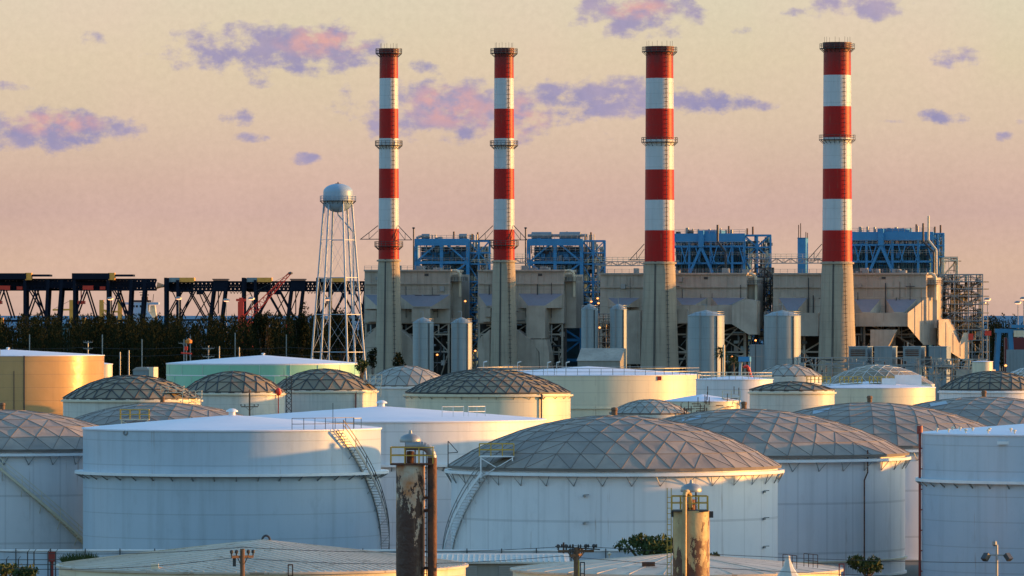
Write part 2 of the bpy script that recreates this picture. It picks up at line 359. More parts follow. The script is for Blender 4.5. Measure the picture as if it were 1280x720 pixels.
def platform(root, x, y, z, w, d, mrail, mdeck, legs=None, mleg=None, name='platform', h=1.1, t=.06, step=1.2):
    dk = MB(); dk.box(x-w/2, x+w/2, y-d/2, y+d/2, z-.1, z); do = dk.build(name, mdeck, root)
    r = MB(); c = [(x-w/2+.03,y-d/2+.03,z),(x+w/2-.03,y-d/2+.03,z),(x+w/2-.03,y+d/2-.03,z),(x-w/2+.03,y+d/2-.03,z)]; r.rail(c+[c[0]], h, step, t); r.build('railing', mrail, do)
    if legs is not None:
        l = MB()
        for (a, b) in ((-1,-1),(1,-1),(1,1),(-1,1)): l.bar((x+a*w/2*.9, y+b*d/2*.9, z-.1), (x+a*w/2*.9, y+b*d/2*.9, legs), .12)
        l.bar((x-w/2*.9, y-d/2*.9, z-.2), (x+w/2*.9, y-d/2*.9, legs+.1), .08); l.bar((x+w/2*.9, y-d/2*.9, z-.2), (x-w/2*.9, y-d/2*.9, legs+.1), .08)
        l.build('braced_legs', mleg or mdeck, do)
    return do
def tank(label, px, rpx, yrim, h, wall, roofkind, ypeak, group=None, Z=None, rings=5, mroof=None, mrib=None, ribw=.12, girder=0, gz=None, pillow=0, vent=1, rot=0, brackets=0, seg=128, wallr=None, gmat=None, name='storage_tank', over=.12):
    if Z is None: Z = (H-h)*F/(yrim-HOR)
    s = Z/F; Rr = rpx*s; root = thing(name, label, 'tank', (PX(px, Z), Z, 0), group); root['_'] = 0; del root['_']
    rw = Rr if wallr is None else wallr*s
    w = MB(); w.lathe([(rw, 0), (rw, h), (rw-.12, h), (rw-.12, h-.6)], seg); w.build('wall', wall, root, True)
    w = MB(); w.lathe([(rw-.05,0),(rw+.18,0),(rw+.18,.22),(rw-.05,.22)], seg); w.build('base_ring', gmat or m_trim, root, True)
    rise = (H-(ypeak-HOR)*s)-h
    if roofkind == 'cone':
        mb = MB(); n = 96; prof = [(rw+over, h+.02-.12), (rw+over, h+.04)]
        for k in range(1, 9): t = k/8; prof.append(((rw+over)*(1-t)+.01, h+.04+rise*(t**.93)))
        mb.lathe(prof, n); mb.build('roof', mroof or m_roofw, root, True)
        if vent: mushroom(root, 0, 0, h+rise-.05, .62*vent, m_trim, m_trim)
    else:
        z0 = h+.12; geo_dome(Rr+.05, z0, rise-.12, rings, mroof or m_dome, mrib or m_rib1, root, ribw, rot, pillow)
        sk = MB(); sk.lathe([(Rr+.06, z0+.02), (Rr+.06, z0-.22), (Rr-.1, z0-.22)], rings*6); sk.build('drip_edge', mrib or m_rib1, root)
        if vent: 
            v = MB(); v.lathe([(.3*vent, z0+rise-.3), (.3*vent, z0+rise+.35*vent), (.38*vent, z0+rise+.4*vent), (.3*vent, z0+rise+.65*vent), (.01, z0+rise+.7*vent)], 14); v.build('vent', m_wood if roofkind == 'dome' else m_dark, root, True)
    if girder:
        z = gz if gz is not None else h-.55
        gb = MB(); gb.lathe([(rw-.02, z), (rw+girder, z), (rw+girder, z+.28), (rw-.02, z+.28)], seg, closed=False); go = gb.build('wind_girder', gmat or m_trim, root, True)
        if brackets:
            b = MB()
            for i in range(brackets):
                a = 2*pi*(i+.5)/brackets
                if cos(a) < -.25: continue
                b.mark()
                if brackets and roofkind == 'dome':
                    b.bar(circ(rw+girder*.9, a-.035, z), circ(rw+.03, a, z-.9), .06); b.bar(circ(rw+girder*.9, a+.035, z), circ(rw+.03, a, z-.9), .06)
                else: b.bar(circ(rw+girder*.9, a, z-.02), circ(rw, a, z-.45), .1)
            b.each('bracket', m_grey, go)
    return root, Z, s, rw
DG = 'tanks with panelled aluminium domes'; GG = 'tanks with ribbed geodesic domes'; CG = 'tanks with low white cone roofs'
# --- near row
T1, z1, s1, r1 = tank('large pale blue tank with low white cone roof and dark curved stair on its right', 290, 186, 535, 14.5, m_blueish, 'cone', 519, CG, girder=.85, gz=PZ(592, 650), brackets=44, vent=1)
spiral(T1, r1, R(46.5), 14.4, R(97), 1.0, .85, m_grey, m_dark)
rl = MB(); rl.rail([circ(r1-.15, R(a), 14.55) for a in (26, 31, 36, 41, 46, 52, 57)], 1.15, 1.5, .06); rl.bar(circ(r1-.2, R(45), 14.5), circ(r1-.2, R(45), 17.2), .06); rl.build('railing', m_dark, T1)
rl = MB(); p, q = circ(r1-.6, R(60), 14.5), circ(r1-.6, R(66), 14.5); rl.bar(p, (p[0], p[1], 15.6), .08); rl.bar(q, (q[0], q[1], 15.6), .08); rl.bar((p[0], p[1], 15.6), (q[0], q[1], 15.6), .08); rl.build('pipe_hoop', m_grey, T1)
mb = MB(); mb.lathe([(.28,0),(.28,.1),(.2,.12)], 16); mh = mb.build('manhole', m_grey, T1); mh.rotation_euler = (pi/2, 0, R(-42)); p = circ(r1, R(-42), PZ(541, 640)); mh.location = p
T2, z2, s2_, r2 = tank('wide white tank with low cone roof rising behind the tank with the dark spiral stair', 477, 205, 524, 14.5, m_white, 'cone', 508, CG, girder=.5, gz=PZ(579, 708), brackets=40)
rl = MB()
for (a0, a1) in ((24, 33), (35, 43)):
    rl.rail([(r2*.93*sin(R(a)), -r2*.93*cos(R(a)), 15.0) for a in (a0, (a0+a1)/2, a1)], 1.1, 1.3, .07)
rl.build('railing', m_trim, T2)
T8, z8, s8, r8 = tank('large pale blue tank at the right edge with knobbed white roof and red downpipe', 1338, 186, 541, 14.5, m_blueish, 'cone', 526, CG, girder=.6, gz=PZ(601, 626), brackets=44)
kb = MB()
for i in range(26):
    a = R(-84+i*6.2); rr = r8*(.93 if i % 2 else .8); z = 14.5+.9*(1-rr/r8)
    kb.mark(); kb.lathe([(.06, z), (.06, z+.28), (.16, z+.3), (.16, z+.42), (.01, z+.48)], 8, rr*sin(a), -rr*cos(a))
kb.each('roof_vent', m_trimc, T8, True)
rp = MB(); rp.bar(circ(r8+.25, R(-87), 0), circ(r8+.25, R(-87), 14.9), .26, n=10); rp.bar(circ(r8+.25, R(-87), 14.4), circ(r8+.25, R(-87), 15.2), .6, n=10)
for k in range(7): rp.bar(circ(r8-.1, R(-87), 1+k*2), circ(r8+.35, R(-87), 1+k*2), .12)
rp.build('downpipe', m_red, T8, True)
mb = MB(); p = circ(r8+.02, R(-31), PZ(554, 612)); mb.box(p[0]-.6, p[0]+.6, p[1]-.25, p[1]+.2, p[2]-.15, p[2]+.15); mb.build('overflow_hood', m_trim, T8)

big = dict(roofkind='dome', girder=.62, pillow=.13, mroof=m_dome, mrib=m_rib1, ribw=.12, brackets=36, group=DG)
def bigdome(label, px, rpx, yrim, ypeak, rings=7, rot=0, wallr=None, mwall=None):
    o, Z, s, rw = tank(label, px, rpx, yrim, 12.0, mwall or m_whitev, 'dome', ypeak, DG, rings=rings, girder=.62, pillow=.05, mroof=m_dome, mrib=m_rib1, ribw=.055, brackets=36, rot=rot, vent=.9, wallr=wallr)
    return o, Z, s, rw
T5, z5, s5, r5 = bigdome('big white tank with grey panelled dome and yellow railed platform at its rim', 768, 208, 583, 519, 7, .1, 204)
spiral(T5, r5, R(-50), 11.7, R(-97), .8, .8, m_trim, m_grey)
platform(T5, -r5*.72, -r5*.66, 13.2, 3.2, 1.7, m_yel, m_trim, 11.2, m_trim, t=.09)
def dome_box(root, Rr, z0, rise, x, y, w, d, m, name):
    w *= .8; d *= .8; z0 += 1.1; rise -= .65; x *= .88; y *= .88
    Rs = (Rr*Rr+rise*rise)/(2*rise)
    z = lambda a, b: z0+rise-Rs+sqrt(Rs*Rs-a*a-b*b)+.05
    c = [(x-w/2, y-d/2), (x+w/2, y-d/2), (x+w/2, y+d/2), (x-w/2, y+d/2)]
    mb = MB(); mb.add([(a, b, z(a, b)-.3) for a, b in c]+[(a, b, z(a, b)+.05) for a, b in c], [(0,3,2,1),(4,5,6,7),(0,1,5,4),(1,2,6,5),(2,3,7,6),(3,0,4,7)]); mb.build(name, m, root)
m_sky = mat('pale_skylight_sheet', (.14,.20,.28), .3)
dome_box(T5, r5, 11, 5.0, -5.4, -5.5, 2.2, 2.6, m_sky, 'skylight')
dv = MB(); p = circ(r5+.5, R(-80), 12.0); dv.bar(p, (p[0], p[1], p[2]+2.4), .09); dv.bar((p[0], p[1], p[2]+2.4), (p[0]+.9, p[1], p[2]+1.4), .07); dv.bar((p[0], p[1], p[2]+1.3), (p[0]+.9, p[1], p[2]+1.35), .07); dv.build('davit', m_dark, T5)
nz = MB()
for (xx, yy_) in ((727, 619), (727, 653), (952, 617), (952, 651), (952, 687)):
    a = math.asin((xx-768)/205); p = circ(r5, a, PZ(yy_, 580)); nz.mark(); nz.bar(p, (p[0]+.1, p[1]-.3, p[2]), .18); nz.bar((p[0], p[1]-.3, p[2]+.1), (p[0]+.5, p[1]-.3, p[2]+.12), .08)
nz.each('nozzle', m_grey, T5)
T6, z6, s6, r6 = bigdome('white tank with grey panelled dome and thin brown pipe, right of the central domed tank', 930, 206, 567, 511, 7, .3, 201)
dome_box(T6, r6, 11, 5.0, -6.2, -5.5, 2.4, 2.6, m_sky, 'skylight')
rp = MB(); a = math.asin(145/201); rp.tube([circ(r6+.2, a, 12.6), circ(r6+.2, a, 10.4), circ(r6+.2, a-.03, 9.6), circ(r6+.2, a-.03, .5)], .14); rp.build('downpipe', m_rustd, T6)
gb = MB(); z = PZ(704, 632); gb.lathe([(r6, z), (r6+.25, z), (r6+.25, z+.15), (r6, z+.15)], 96); gb.build('lower_ring', m_trimc, T6)
T7, z7, s7, r7 = bigdome('domed tank directly behind the red downpipe, its pinkish wall mostly hidden', 1087, 190, 555, 503, 7, .5, 186)
dome_box(T7, r7, 11, 5.0, -6.2, -5.5, 2.4, 2.6, m_sky, 'skylight')
T9, z9, s9, r9 = bigdome('rearmost of the big panelled domes, showing above the knobbed white roof', 1230, 184, 544, 496, 7, .2)
dome_box(T9, r9, 11, 5.0, -6.4, -5.5, 2.4, 2.6, m_sky, 'skylight')
T3, z3, s3, r3 = bigdome('white domed tank cut by the left edge, with a long pale stair down its wall', 3, 180, 560, 512, 6, .25, 176)
spiral(T3, r3, R(-3), 11.7, R(42), 1.6, .8, m_trimc, m_trimc)
T4, z4, s4, r4 = bigdome('low grey panelled dome peeping over the roof of the tank with the dark spiral stair', 203, 150, 542, 503, 6, .4)
platform(T4, -2.6, -r4*.8, 13.9, 3.4, 1.4, m_yel, m_trimc, 12.2, m_trimc, t=.09)

for (lab, X_, Z_) in (('unseen white cone roofed tank added beyond the right edge to shade the nearest tanks', 72, 589), ('unseen white cone roofed tank added farther beyond the right edge for its shadow', 85, 657)):
    tank(lab, 640+X_*F/Z_, 14.8*F/Z_, HOR+11.5*F/Z_, 14.5, m_white, 'cone', HOR+10.3*F/Z_, CG)  # out of view, added so their shadows fall on the near domed tanks
# --- second row
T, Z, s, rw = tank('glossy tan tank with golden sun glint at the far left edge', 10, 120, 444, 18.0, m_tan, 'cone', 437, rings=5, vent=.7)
rl = MB(); rl.rail([circ(rw-.3, R(a), 18.05) for a in range(-30, 2, 6)], 1.2, 1.6, .1); rl.build('railing', m_trimc, T)
pl = MB(); pl.bar(circ(rw+.1, R(14), 0), circ(rw+.1, R(14), 18), .2); pl.bar(circ(rw+.1, R(8), 0), circ(rw+.1, R(8), 15), .12); pl.build('downpipe', m_dark, T)
Zb = 1330; mbx, Zt, st_, rt_ = tank('small cream tank squeezed against the right side of the glossy tan tank', 125, 15.5, 455, 15.8, m_cream, 'cone', 453, vent=0)
T, Z, s, rw = tank('ribbed geodesic domed tank with brown access scaffold, beside the glossy tan tank', 165, 86, 498, 10.9, m_offw, 'geo', 469, GG, rings=5, mroof=m_dome2, mrib=m_rib, ribw=.2, girder=.4, vent=0, rot=.2, gmat=m_trimc)
platform(T, rw*.62, -rw*.62, 12.1, 4.2, 2.6, m_trimc, m_trimc, 10.2, t=.1); platform(T, rw*.9, -rw*.42, 11.2, 3.4, 2.4, m_trimc, m_trimc, 9.6, t=.1)
T, Z, s, rw = tank('ribbed geodesic domed tank with red float gauge between the scaffolded tank and the lattice mast', 292, 64, 490, 10.9, m_offw, 'geo', 464, GG, rings=4, mroof=m_dome2, mrib=m_rib, ribw=.2, girder=.4, vent=0, rot=.5, gmat=m_trimc)
gp = MB(); a = math.asin(55/64); gp.bar(circ(rw+.4, a, 0), circ(rw+.4, a, 11), .2); gp.lathe([(.01,10.2),(.5,10.5),(.62,11),(.5,11.5),(.01,11.8)], 14, *circ(rw+.4, a, 0)[:2]); gp.build('float_gauge', m_brightred, T, True)
T, Z, s, rw = tank('ribbed geodesic domed tank right of the lattice mast, with pale railed platform', 405, 66, 487, 10.9, m_offw, 'geo', 461, GG, rings=4, mroof=m_dome2, mrib=m_rib, ribw=.2, girder=.4, vent=0, rot=.1, gmat=m_trimc)
platform(T, rw*.93, -rw*.3, 12.3, 3.6, 2.6, m_trimc, m_trimc, 9.5, t=.1, h=1.6)
gp = MB(); a = math.asin(40/66); gp.bar(circ(rw+.3, a, 4), circ(rw+.3, a, 10.6), .25); gp.build('float_gauge', m_red, T)
T, Z, s, rw = tank('plain pale grey domed tank in front of the two slim silos', 508, 57, 482, 10.9, m_offw, 'geo', 457, None, rings=4, mroof=m_dome3, mrib=m_rib1, ribw=.1, girder=.25, vent=0, rot=.3)
T, Z, s, rw = tank('cream tank with finely ribbed geodesic dome in front of the long cream tank', 610, 103, 491, 12.3, m_cream, 'geo', 461, GG, rings=7, mroof=m_dome2, mrib=m_rib, ribw=.17, girder=.5, vent=0, rot=.15, gmat=m_trimc, brackets=30)
gp = MB(); a = math.asin(65/103); gp.bar(circ(rw+.3, a, 2), circ(rw+.3, a, 11.6), .25); gp.lathe([(.01,11.2),(.32,11.4),(.32,12),(.01,12.3)], 10, *circ(rw+.3, a, 0)[:2]); gp.build('float_gauge', m_dark, T)
# green tank
T, Z, s, rw = tank('mint green tank with white grid lines and pale roof below the water tower', 329, 121, 454, 14.5, m_green, 'cone', 444, vent=.8)
gr = MB()
for z in (8.4, 11.6, 14.2): gr.lathe([(rw+.02, z), (rw+.06, z), (rw+.06, z+.22), (rw+.02, z+.22)], 96)
for k in range(40):
    a = 2*pi*k/40
    z0_, z1_ = (8.5, 11.6) if k % 2 else (11.7, 14.2)
    gr.bar(circ(rw+.03, a, z0_), circ(rw+.03, a, z1_), .2, .06)
gr.build('grid_lines', m_trim, T)
# long cream tank
T, Z, s, rw = tank('wide cream tank with railing all round its rim, below the two left-hand chimneys', 735, 140, 468, 14.2, m_cream, 'cone', 458, vent=0)
rl = MB(); rl.rail([circ(rw-.2, 2*pi*k/60, 14.25) for k in range(61)], 1.3, 9, .1)
rl.rail([circ(rw-3, R(a), 14.6) for a in (-60, -55, -50, -45)], 1.5, 1.2, .12); rl.build('railing', m_grey, T)
lp = MB()
for a in (-72, -40, -22, -17, -12):
    p = circ(rw-.5, R(a), 14.2); lp.mark(); lp.bar(p, (p[0], p[1], 16.8), .1); lp.bar((p[0], p[1], 16.7), (p[0]+.7, p[1], 16.9), .22)
lp.each('deck_light', m_trim, T)
mb = MB(); mb.box(*[c for c in (rw*.62-.4, rw*.62+.4)], -rw*.79-.3, -rw*.79, 13.2, 14); mb.build('alarm_box', m_brightred, T)
gb = MB(); gb.lathe([(rw, 7.6), (rw+.3, 7.6), (rw+.3, 7.85), (rw, 7.85)], 96); gb.build('wind_girder', m_trimc, T)
# small ones in the middle
T, Z, s, rw = tank('small pale bulging dome with thin rib lines and rusty pipework at its right', 812, 50, 517, 10.4, m_offw, 'geo', 499, None, rings=4, mroof=m_dome3, mrib=m_rib1, ribw=.08, vent=0)
cl = MB()
for k in range(26):
    x = rw*.75+random.uniform(0, 3.2); y = -rw*.6+random.uniform(-1, 1); z = random.uniform(9.5, 12.4)
    d = random.choice([(1.4,0,0),(0,0,1.3),(0,1,0)]); cl.bar((x, y, z), (x+d[0], y+d[1], z+d[2]), .12)
cl.build('pipework', m_rustd, T)
T, Z, s, rw = tank('small cone roofed cream tank with rust marked pipes, left of the low domed tank', 878, 47, 501, 11.7, m_cream, 'cone', 493, None, vent=0)
cl = MB()
for k in range(20):
    a = R(random.uniform(-5, 75)); p = circ(rw+.2, a, random.uniform(9, 13)); d = random.choice([(1.2,0,0),(0,0,1.3)]); cl.bar(p, (p[0]+d[0], p[1], p[2]+d[2]), .12)
cl.build('pipework', m_rustd, T)
platform(T, rw*.75, -rw*.5, 12.3, 3, 1.6, m_trimc, m_trimc, 11, t=.09)
T, Z, s, rw = tank('white tank with stained wall and railed rim behind the small cone roofed cream tank', 918, 48, 474, 14.1, m_whitev, 'cone', 470, None, vent=0)
rl = MB(); rl.rail([circ(rw-.2, 2*pi*k/36, 14.15) for k in range(37)], 1.2, 9, .09); rl.build('railing', m_trimc, T)
T, Z, s, rw = tank('low brown ribbed domed tank with cream band just left of the flat roofed pink tank', 990, 53, 488, 13, m_offw, 'geo', 477, None, rings=3, mroof=m_dome2, mrib=m_rib, ribw=.18, girder=.35, vent=0, rot=.3, gmat=m_trimc)
T, Z, s, rw = tank('flat roofed pinkish cream tank carrying two yellow railed platforms', 1084, 85, 484, 12.5, m_cream, 'cone', 477, None, vent=0)
for (xx, ww) in ((1062, 28), (1100, 30), (1022, 30)):
    platform(T, (xx-1084)*s, -rw*.35, 13.4, ww*s, 1.8, m_yel, m_trimc, 12.7, t=.1, step=.8)
mb = MB(); mb.mark(); mb.box((1100-1084)*s, (1118-1084)*s, -6, -4, 12.8, 14.2); mb.mark(); mb.box((1119-1084)*s, (1151-1084)*s, -2, 1, 12.6, 14.8); mb.each('roof_housing', m_trim, T)
T, Z, s, rw = tank('small faceted olive dome behind the white rimmed tank, left of the rib striped dome', 985, 42, 470, 12.9, m_offw, 'geo', 455, None, rings=3, mroof=m_dome3, mrib=m_rib1, ribw=.1, vent=0)
T, Z, s, rw = tank('domed tank striped with pale raised ribs at the foot of the right-hand chimney', 1098, 70, 481, 11.3, m_offw, 'geo', 456, None, rings=5, mroof=m_dome2, mrib=m_ribw, ribw=.07, vent=0, rot=.1)
T, Z, s, rw = tank('white tank with dark ribbed geodesic dome below the pipe rack at right', 1240, 66, 487, 12.6, m_whitev, 'geo', 464, GG, rings=5, mroof=m_dome2, mrib=m_rib, ribw=.17, girder=.3, vent=0, rot=.4)
T, Z, s, rw = tank('pale ribbed dome cut by the right edge behind the dark ribbed one', 1297, 42, 472, 12.9, m_offw, 'geo', 458, None, rings=4, mroof=m_dome2, mrib=m_ribw, ribw=.17, vent=0)
T, Z, s, rw = tank('short golden lit cylindrical tank among pipes under the blue portal', 1228, 13, 452, 13.5, m_cream, 'cone', 451, None, vent=0)

# ------------------------------------------------------------------ foreground
def low_tank(label, px, rpx, yrim, h, ypeak, seams):
    T, Z, s, rw = tank(label, px, rpx, yrim, h, m_cream, 'cone', ypeak, 'low tanks in the foreground', mroof=m_corr, vent=0, over=.2, seg=160)
    rise = H-(ypeak-HOR)*s-h; rr = rw+.2
    sm = MB(); ang = R(35)
    for k in range(-seams, seams+1):
        uo = rr*.985*k/(seams+.5); L_ = sqrt(rr*rr*.97-uo*uo); m = 14
        P = []
        for i in range(m+1):
            t = -L_+2*L_*i/m; x = uo*cos(ang)-t*sin(ang); y = uo*sin(ang)+t*cos(ang); r_ = sqrt(x*x+y*y)/rr
            P.append((x, y, h+.05+rise*((1-r_)**.93)))
        for a, b in zip(P[:-1], P[1:]): sm.bar(a, b, .05, .05)
    sm.build('roof_seams', m_corr, T)
    return T, Z, s, rw, rise
T, Z, s, rw, rise = low_tank('wide low tank with corrugated tan roof along the bottom left', 328, 254, 706, 9.0, 675, 26)
va = MB()
for i in range(12):
    a, b = pi*i/12, pi*(i+1)/12; va.bar((.25+.26*cos(a), 0, 9+rise+.3*sin(a)), (.25+.26*cos(b), 0, 9+rise+.3*sin(b)), .16, n=8)
va.build('arched_vent', m_dark, T)
hb = MB(); xx = (205-328)*s; hb.box(xx-.25, xx+.25, -rw*.8-.2, -rw*.8+.2, 9.1, 9.5); hb.build('hatch', m_trimc, T)
T, Z, s, rw, rise = low_tank('low tank with smooth tan roof at bottom right, behind the tan vessel', 846, 205, 711, 8.2, 692, 0)
sm = MB()
for a in range(0, 360, 12):
    c_, s_ = cos(R(a)), sin(R(a)); sm.bar((c_*.3, s_*.3, 8.2+rise), (c_*rw, s_*rw, 8.26), .06, .08)
sm.build('radial_seams', m_corr, T)
hb = MB(); xx = (808-846)*s; hb.box(xx-.45, xx+.45, -7.2, -6.8, 8.6, 8.95); hb.build('hatch', m_rustd, T)
rl = MB(); rl.rail([((973-846)*s, -7.5, 8.6), ((990-846)*s, -7.5, 8.5)], .9, .35, .05); rl.rail([((1000-846)*s, -6, 8.6), ((1017-846)*s, -6, 8.5)], .9, .35, .05); rl.build('railing', m_rustd, T)

def vessel_cap(root, z, r, gap, m1, posts=4, x=0):
    p = MB()
    for k in range(posts):
        a = 2*pi*(k+.5)/posts; p.bar((x+r*.62*cos(a), r*.62*sin(a), z), (x+r*.62*cos(a), r*.62*sin(a), z+gap+.1), .07)
    p.lathe([(r*.36, z), (r*.36, z+gap*.55), (r*.3, z+gap*.6)], 16, x); po = p.build('neck', m_rustd, root)
    c = MB(); c.lathe([(.05, z+gap+.02), (r*.97, z+gap), (r, z+gap+.12), (r*.9, z+gap+.32), (r*.6, z+gap+.47), (.12, z+gap+.55), (.08, z+gap+.75), (.01, z+gap+.78)], 24, x); c.build('cap', m_grey, po, True)
# rusty vessel
ZV = 400; s = ZV/F
V = thing('scrubber_vessel', 'tall rust streaked vessel with domed cap and big elbow pipe on its right', 'vessel', (PX(513, ZV), ZV, 0))
h = PZ(580, ZV); r = 18*s
b = MB(); b.lathe([(r, 0), (r, h), (.01, h+.02)], 40); b.build('shell', m_rust, V, True)
vessel_cap(V, h, 13.5*s, 1.35, m_grey)
p_ = platform(V, .1, 0, h+.05, 2.7, 2.1, m_yel, m_rustd, t=.07, h=1.0, step=.8)
b = MB(); pts = [(-.3, -.5, h+1.15), (.62, -.5, h+1.15)]
for i in range(8): a = pi/2*i/7; pts.append((.62+.75*sin(a), -.5, h+.4+.75*cos(a)))
b.tube(pts, .56, 18); b.build('elbow_pipe', m_grey, V, True)
b = MB(); b.bar((1.37, -.5, h+.4), (1.37, -.5, 0), .6, n=18); b.build('down_pipe', m_rustd, V, True)
b = MB()
for k in range(46): b.bar((1.0, .0, h-.2-k*.35), (.78, -.0, h-.2-k*.35), .05)
b.bar((1.02, 0, h+.8), (1.02, 0, 0), .06); b.bar((.8, 0, h+.8), (.8, 0, 0), .06); b.build('ladder', m_dark, V)
b = MB()
for z in (h-2.1, h-2.9, h-6.5): b.mark(); b.bar((r-.1, -.15, z), (1.6, -.15, z), .18)
b.each('pipe_bracket', m_rustd, V)
# tan vessel
V = thing('scrubber_vessel', 'stout tan vessel with rust patches, domed cap and slim front pipe', 'vessel', (PX(864, ZV), ZV, 0))
h = PZ(638, ZV); r = 23*s
b = MB(); b.lathe([(r, 0), (r, h), (.01, h+.02)], 44); b.build('shell', m_tanv, V, True)
vessel_cap(V, h, 13.5*s, 1.15, m_grey)
platform(V, -.1, 0, h+.05, 2.3, 2.1, m_yel, m_dark, t=.06, h=.85, step=.6)
b = MB(); b.bar((-.45, -r-.1, 0), (-.45, -r-.1, h+.9), .3, n=14); pts = [(-.45, -r-.1, h+.9), (-.4, -r+.05, h+1.15), (-.25, -.7, h+1.2), (-.1, -.3, h+1.0), (-.05, -.2, h+.2)]; b.tube(pts, .3, 12); b.build('front_pipe', m_tanv, V, True)
b = MB(); b.bar((-r-.35, 0, 0), (-r-.35, 0, h+1.4), .05); b.bar((-r-.1, 0, 0), (-r-.1, 0, h+1.4), .05)
for k in range(44): b.bar((-r-.35, 0, k*.34), (-r-.1, 0, k*.34), .04)
b.build('ladder', m_yel, V)
b = MB(); b.mark(); b.box(r-.15, r+.22, -.3, .1, h-.45, h-.05); b.mark(); b.box(-r-.1, -r+.1, -.3, .1, h-.4, h-.05); b.each('junction_box', m_dark, V)

# utility poles, wires
def upole(px, ytop, Z, label, arms, name='utility_pole', group='poles', w=.3, mpole=None):
    P = thing(name, label, 'pole', (PX(px, Z), Z, 0), group); hh = PZ(ytop, Z)
    b = MB(); b.bar((0, 0, 0), (0, 0, hh), w, n=10); b.build('post', mpole or m_wood, P)
    for (dz_, hw, rot) in arms:
        b = MB(); c_, s_ = cos(rot), sin(rot); b.bar((-hw*c_, -hw*s_, hh-dz_), (hw*c_, hw*s_, hh-dz_), .12, .16)
        b.bar((-hw*.5*c_, 0, hh-dz_), (0, 0, hh-dz_-.7), .06); b.bar((hw*.5*c_, 0, hh-dz_), (0, 0, hh-dz_-.7), .06); ao = b.build('crossarm', mpole or m_wood, P)
        b = MB()
        for t in (-1, -.55, .55, 1): b.mark(); b.lathe([(.05, hh-dz_+.08), (.05, hh-dz_+.2), (.11, hh-dz_+.24), (.11, hh-dz_+.4), (.01, hh-dz_+.45)], 8, t*hw*c_, t*hw*s_)
        b.each('insulator', m_dark, ao)
    return P, hh
PG = 'timber utility poles in the foreground'
P1, h1_ = upole(303, 686, ZV, 'timber utility pole in front of the corrugated tan roof', [(.5, .75, .5)], group=PG)
b = MB(); b.box(-.6, -.4, -.1, .1, h1_-1.1, h1_-.5); b.build('cutout_switch', m_dark, P1)
P2, h2_ = upole(720, 684, ZV, 'timber utility pole carrying a long insulator arm, left of the tan vessel', [(.25, 1.15, .25), (.5, .8, 1.1)], group=PG)
b = MB()
for k in range(11): x = -1.15+k*.25+.08*sin(k*3); b.lathe([(.03, h2_-.03), (.06, h2_+.03), (.06, h2_+.13+.05*sin(k*2)), (.01, h2_+.2)], 8, x, .1*sin(k)-.05)
b.bar((-1.3, 0, h2_+.04), (1.5, 0, h2_-.14), .08); b.build('insulator_string', m_dark, P2)
def wire(label, pts, sag, name='power_line', d=.035, group='overhead wires'):
    b = MB()
    for (a, c_) in zip(pts[:-1], pts[1:]):
        n = 16; Q = [tuple(a[i]+(c_[i]-a[i])*k/n - (sag*4*(k/n)*(1-k/n) if i == 2 else 0) for i in range(3)) for k in range(n+1)]
        b.tube(Q, d, 5)
    o = b.build(name, m_dark); o['label'] = label; o['category'] = 'wire'; o['group'] = group
xa, xb = PX(303, ZV), PX(720, ZV)
wire('upper overhead wire crossing the bottom tanks from left edge to right', [(-34, 396, h1_+.1), (xa, ZV, h1_-.35+.45), (xb, ZV-.2, h2_+.1), (38, 406, h2_-1.2)], .35)
wire('lower overhead wire crossing the bottom tanks beneath the other one', [(-34, 396, h1_-.9), (xa-.5, ZV+.2, h1_-.55), (xb-.9, ZV, h2_-.55), (38, 407, h2_-2.2)], .45)
# lamp pole with twin floodlights, bottom right
Zf = 420; L_ = thing('floodlight_pole', 'slim grey pole with twin black floodlights at bottom right', 'light pole', (PX(1246, Zf), Zf, 0)); hh = PZ(681, Zf)
b = MB(); b.bar((0,0,0), (0,0,hh), .16, n=10); b.bar((-.75,0,PZ(694,Zf)), (.75,0,PZ(694,Zf)), .1); b.build('post', m_grey, L_)
for sg in (-1, 1):
    b = MB(); zz = PZ(695, Zf); b.bar((sg*.62, -.05, zz+.12), (sg*.85, -.25, zz-.25), .42, .3); b.build('floodlight', m_dark, L_)
b = MB(); b.lathe([(.05,hh-.1),(.16,hh),(.16,hh+.22),(.01,hh+.3)], 10, -.15); b.build('photocell', m_grey, L_)
# white spire
Zs = 425; S_ = thing('tent_peak', 'pointed white canvas tent peak in front of the lower right roof', 'tent', (PX(985, Zs), Zs, 0)); zt = PZ(694, Zs)
b = MB(); b.lathe([(5.0, 2.4), (3.6, 3.4), (2.2, 5.2), (1.25, 7.4), (.75, zt-1.4), (.36, zt-.8), (.16, zt-.3), (.14, zt-.05), (.01, zt)], 10); b.build('canopy', m_offw, S_, False)
b = MB()
for k in range(8): a = pi/8+2*pi*k/8; b.mark(); b.bar((4.7*cos(a), 4.7*sin(a), 0), (4.7*cos(a), 4.7*sin(a), 2.5), .12)
b.each('pole', m_trim, S_)
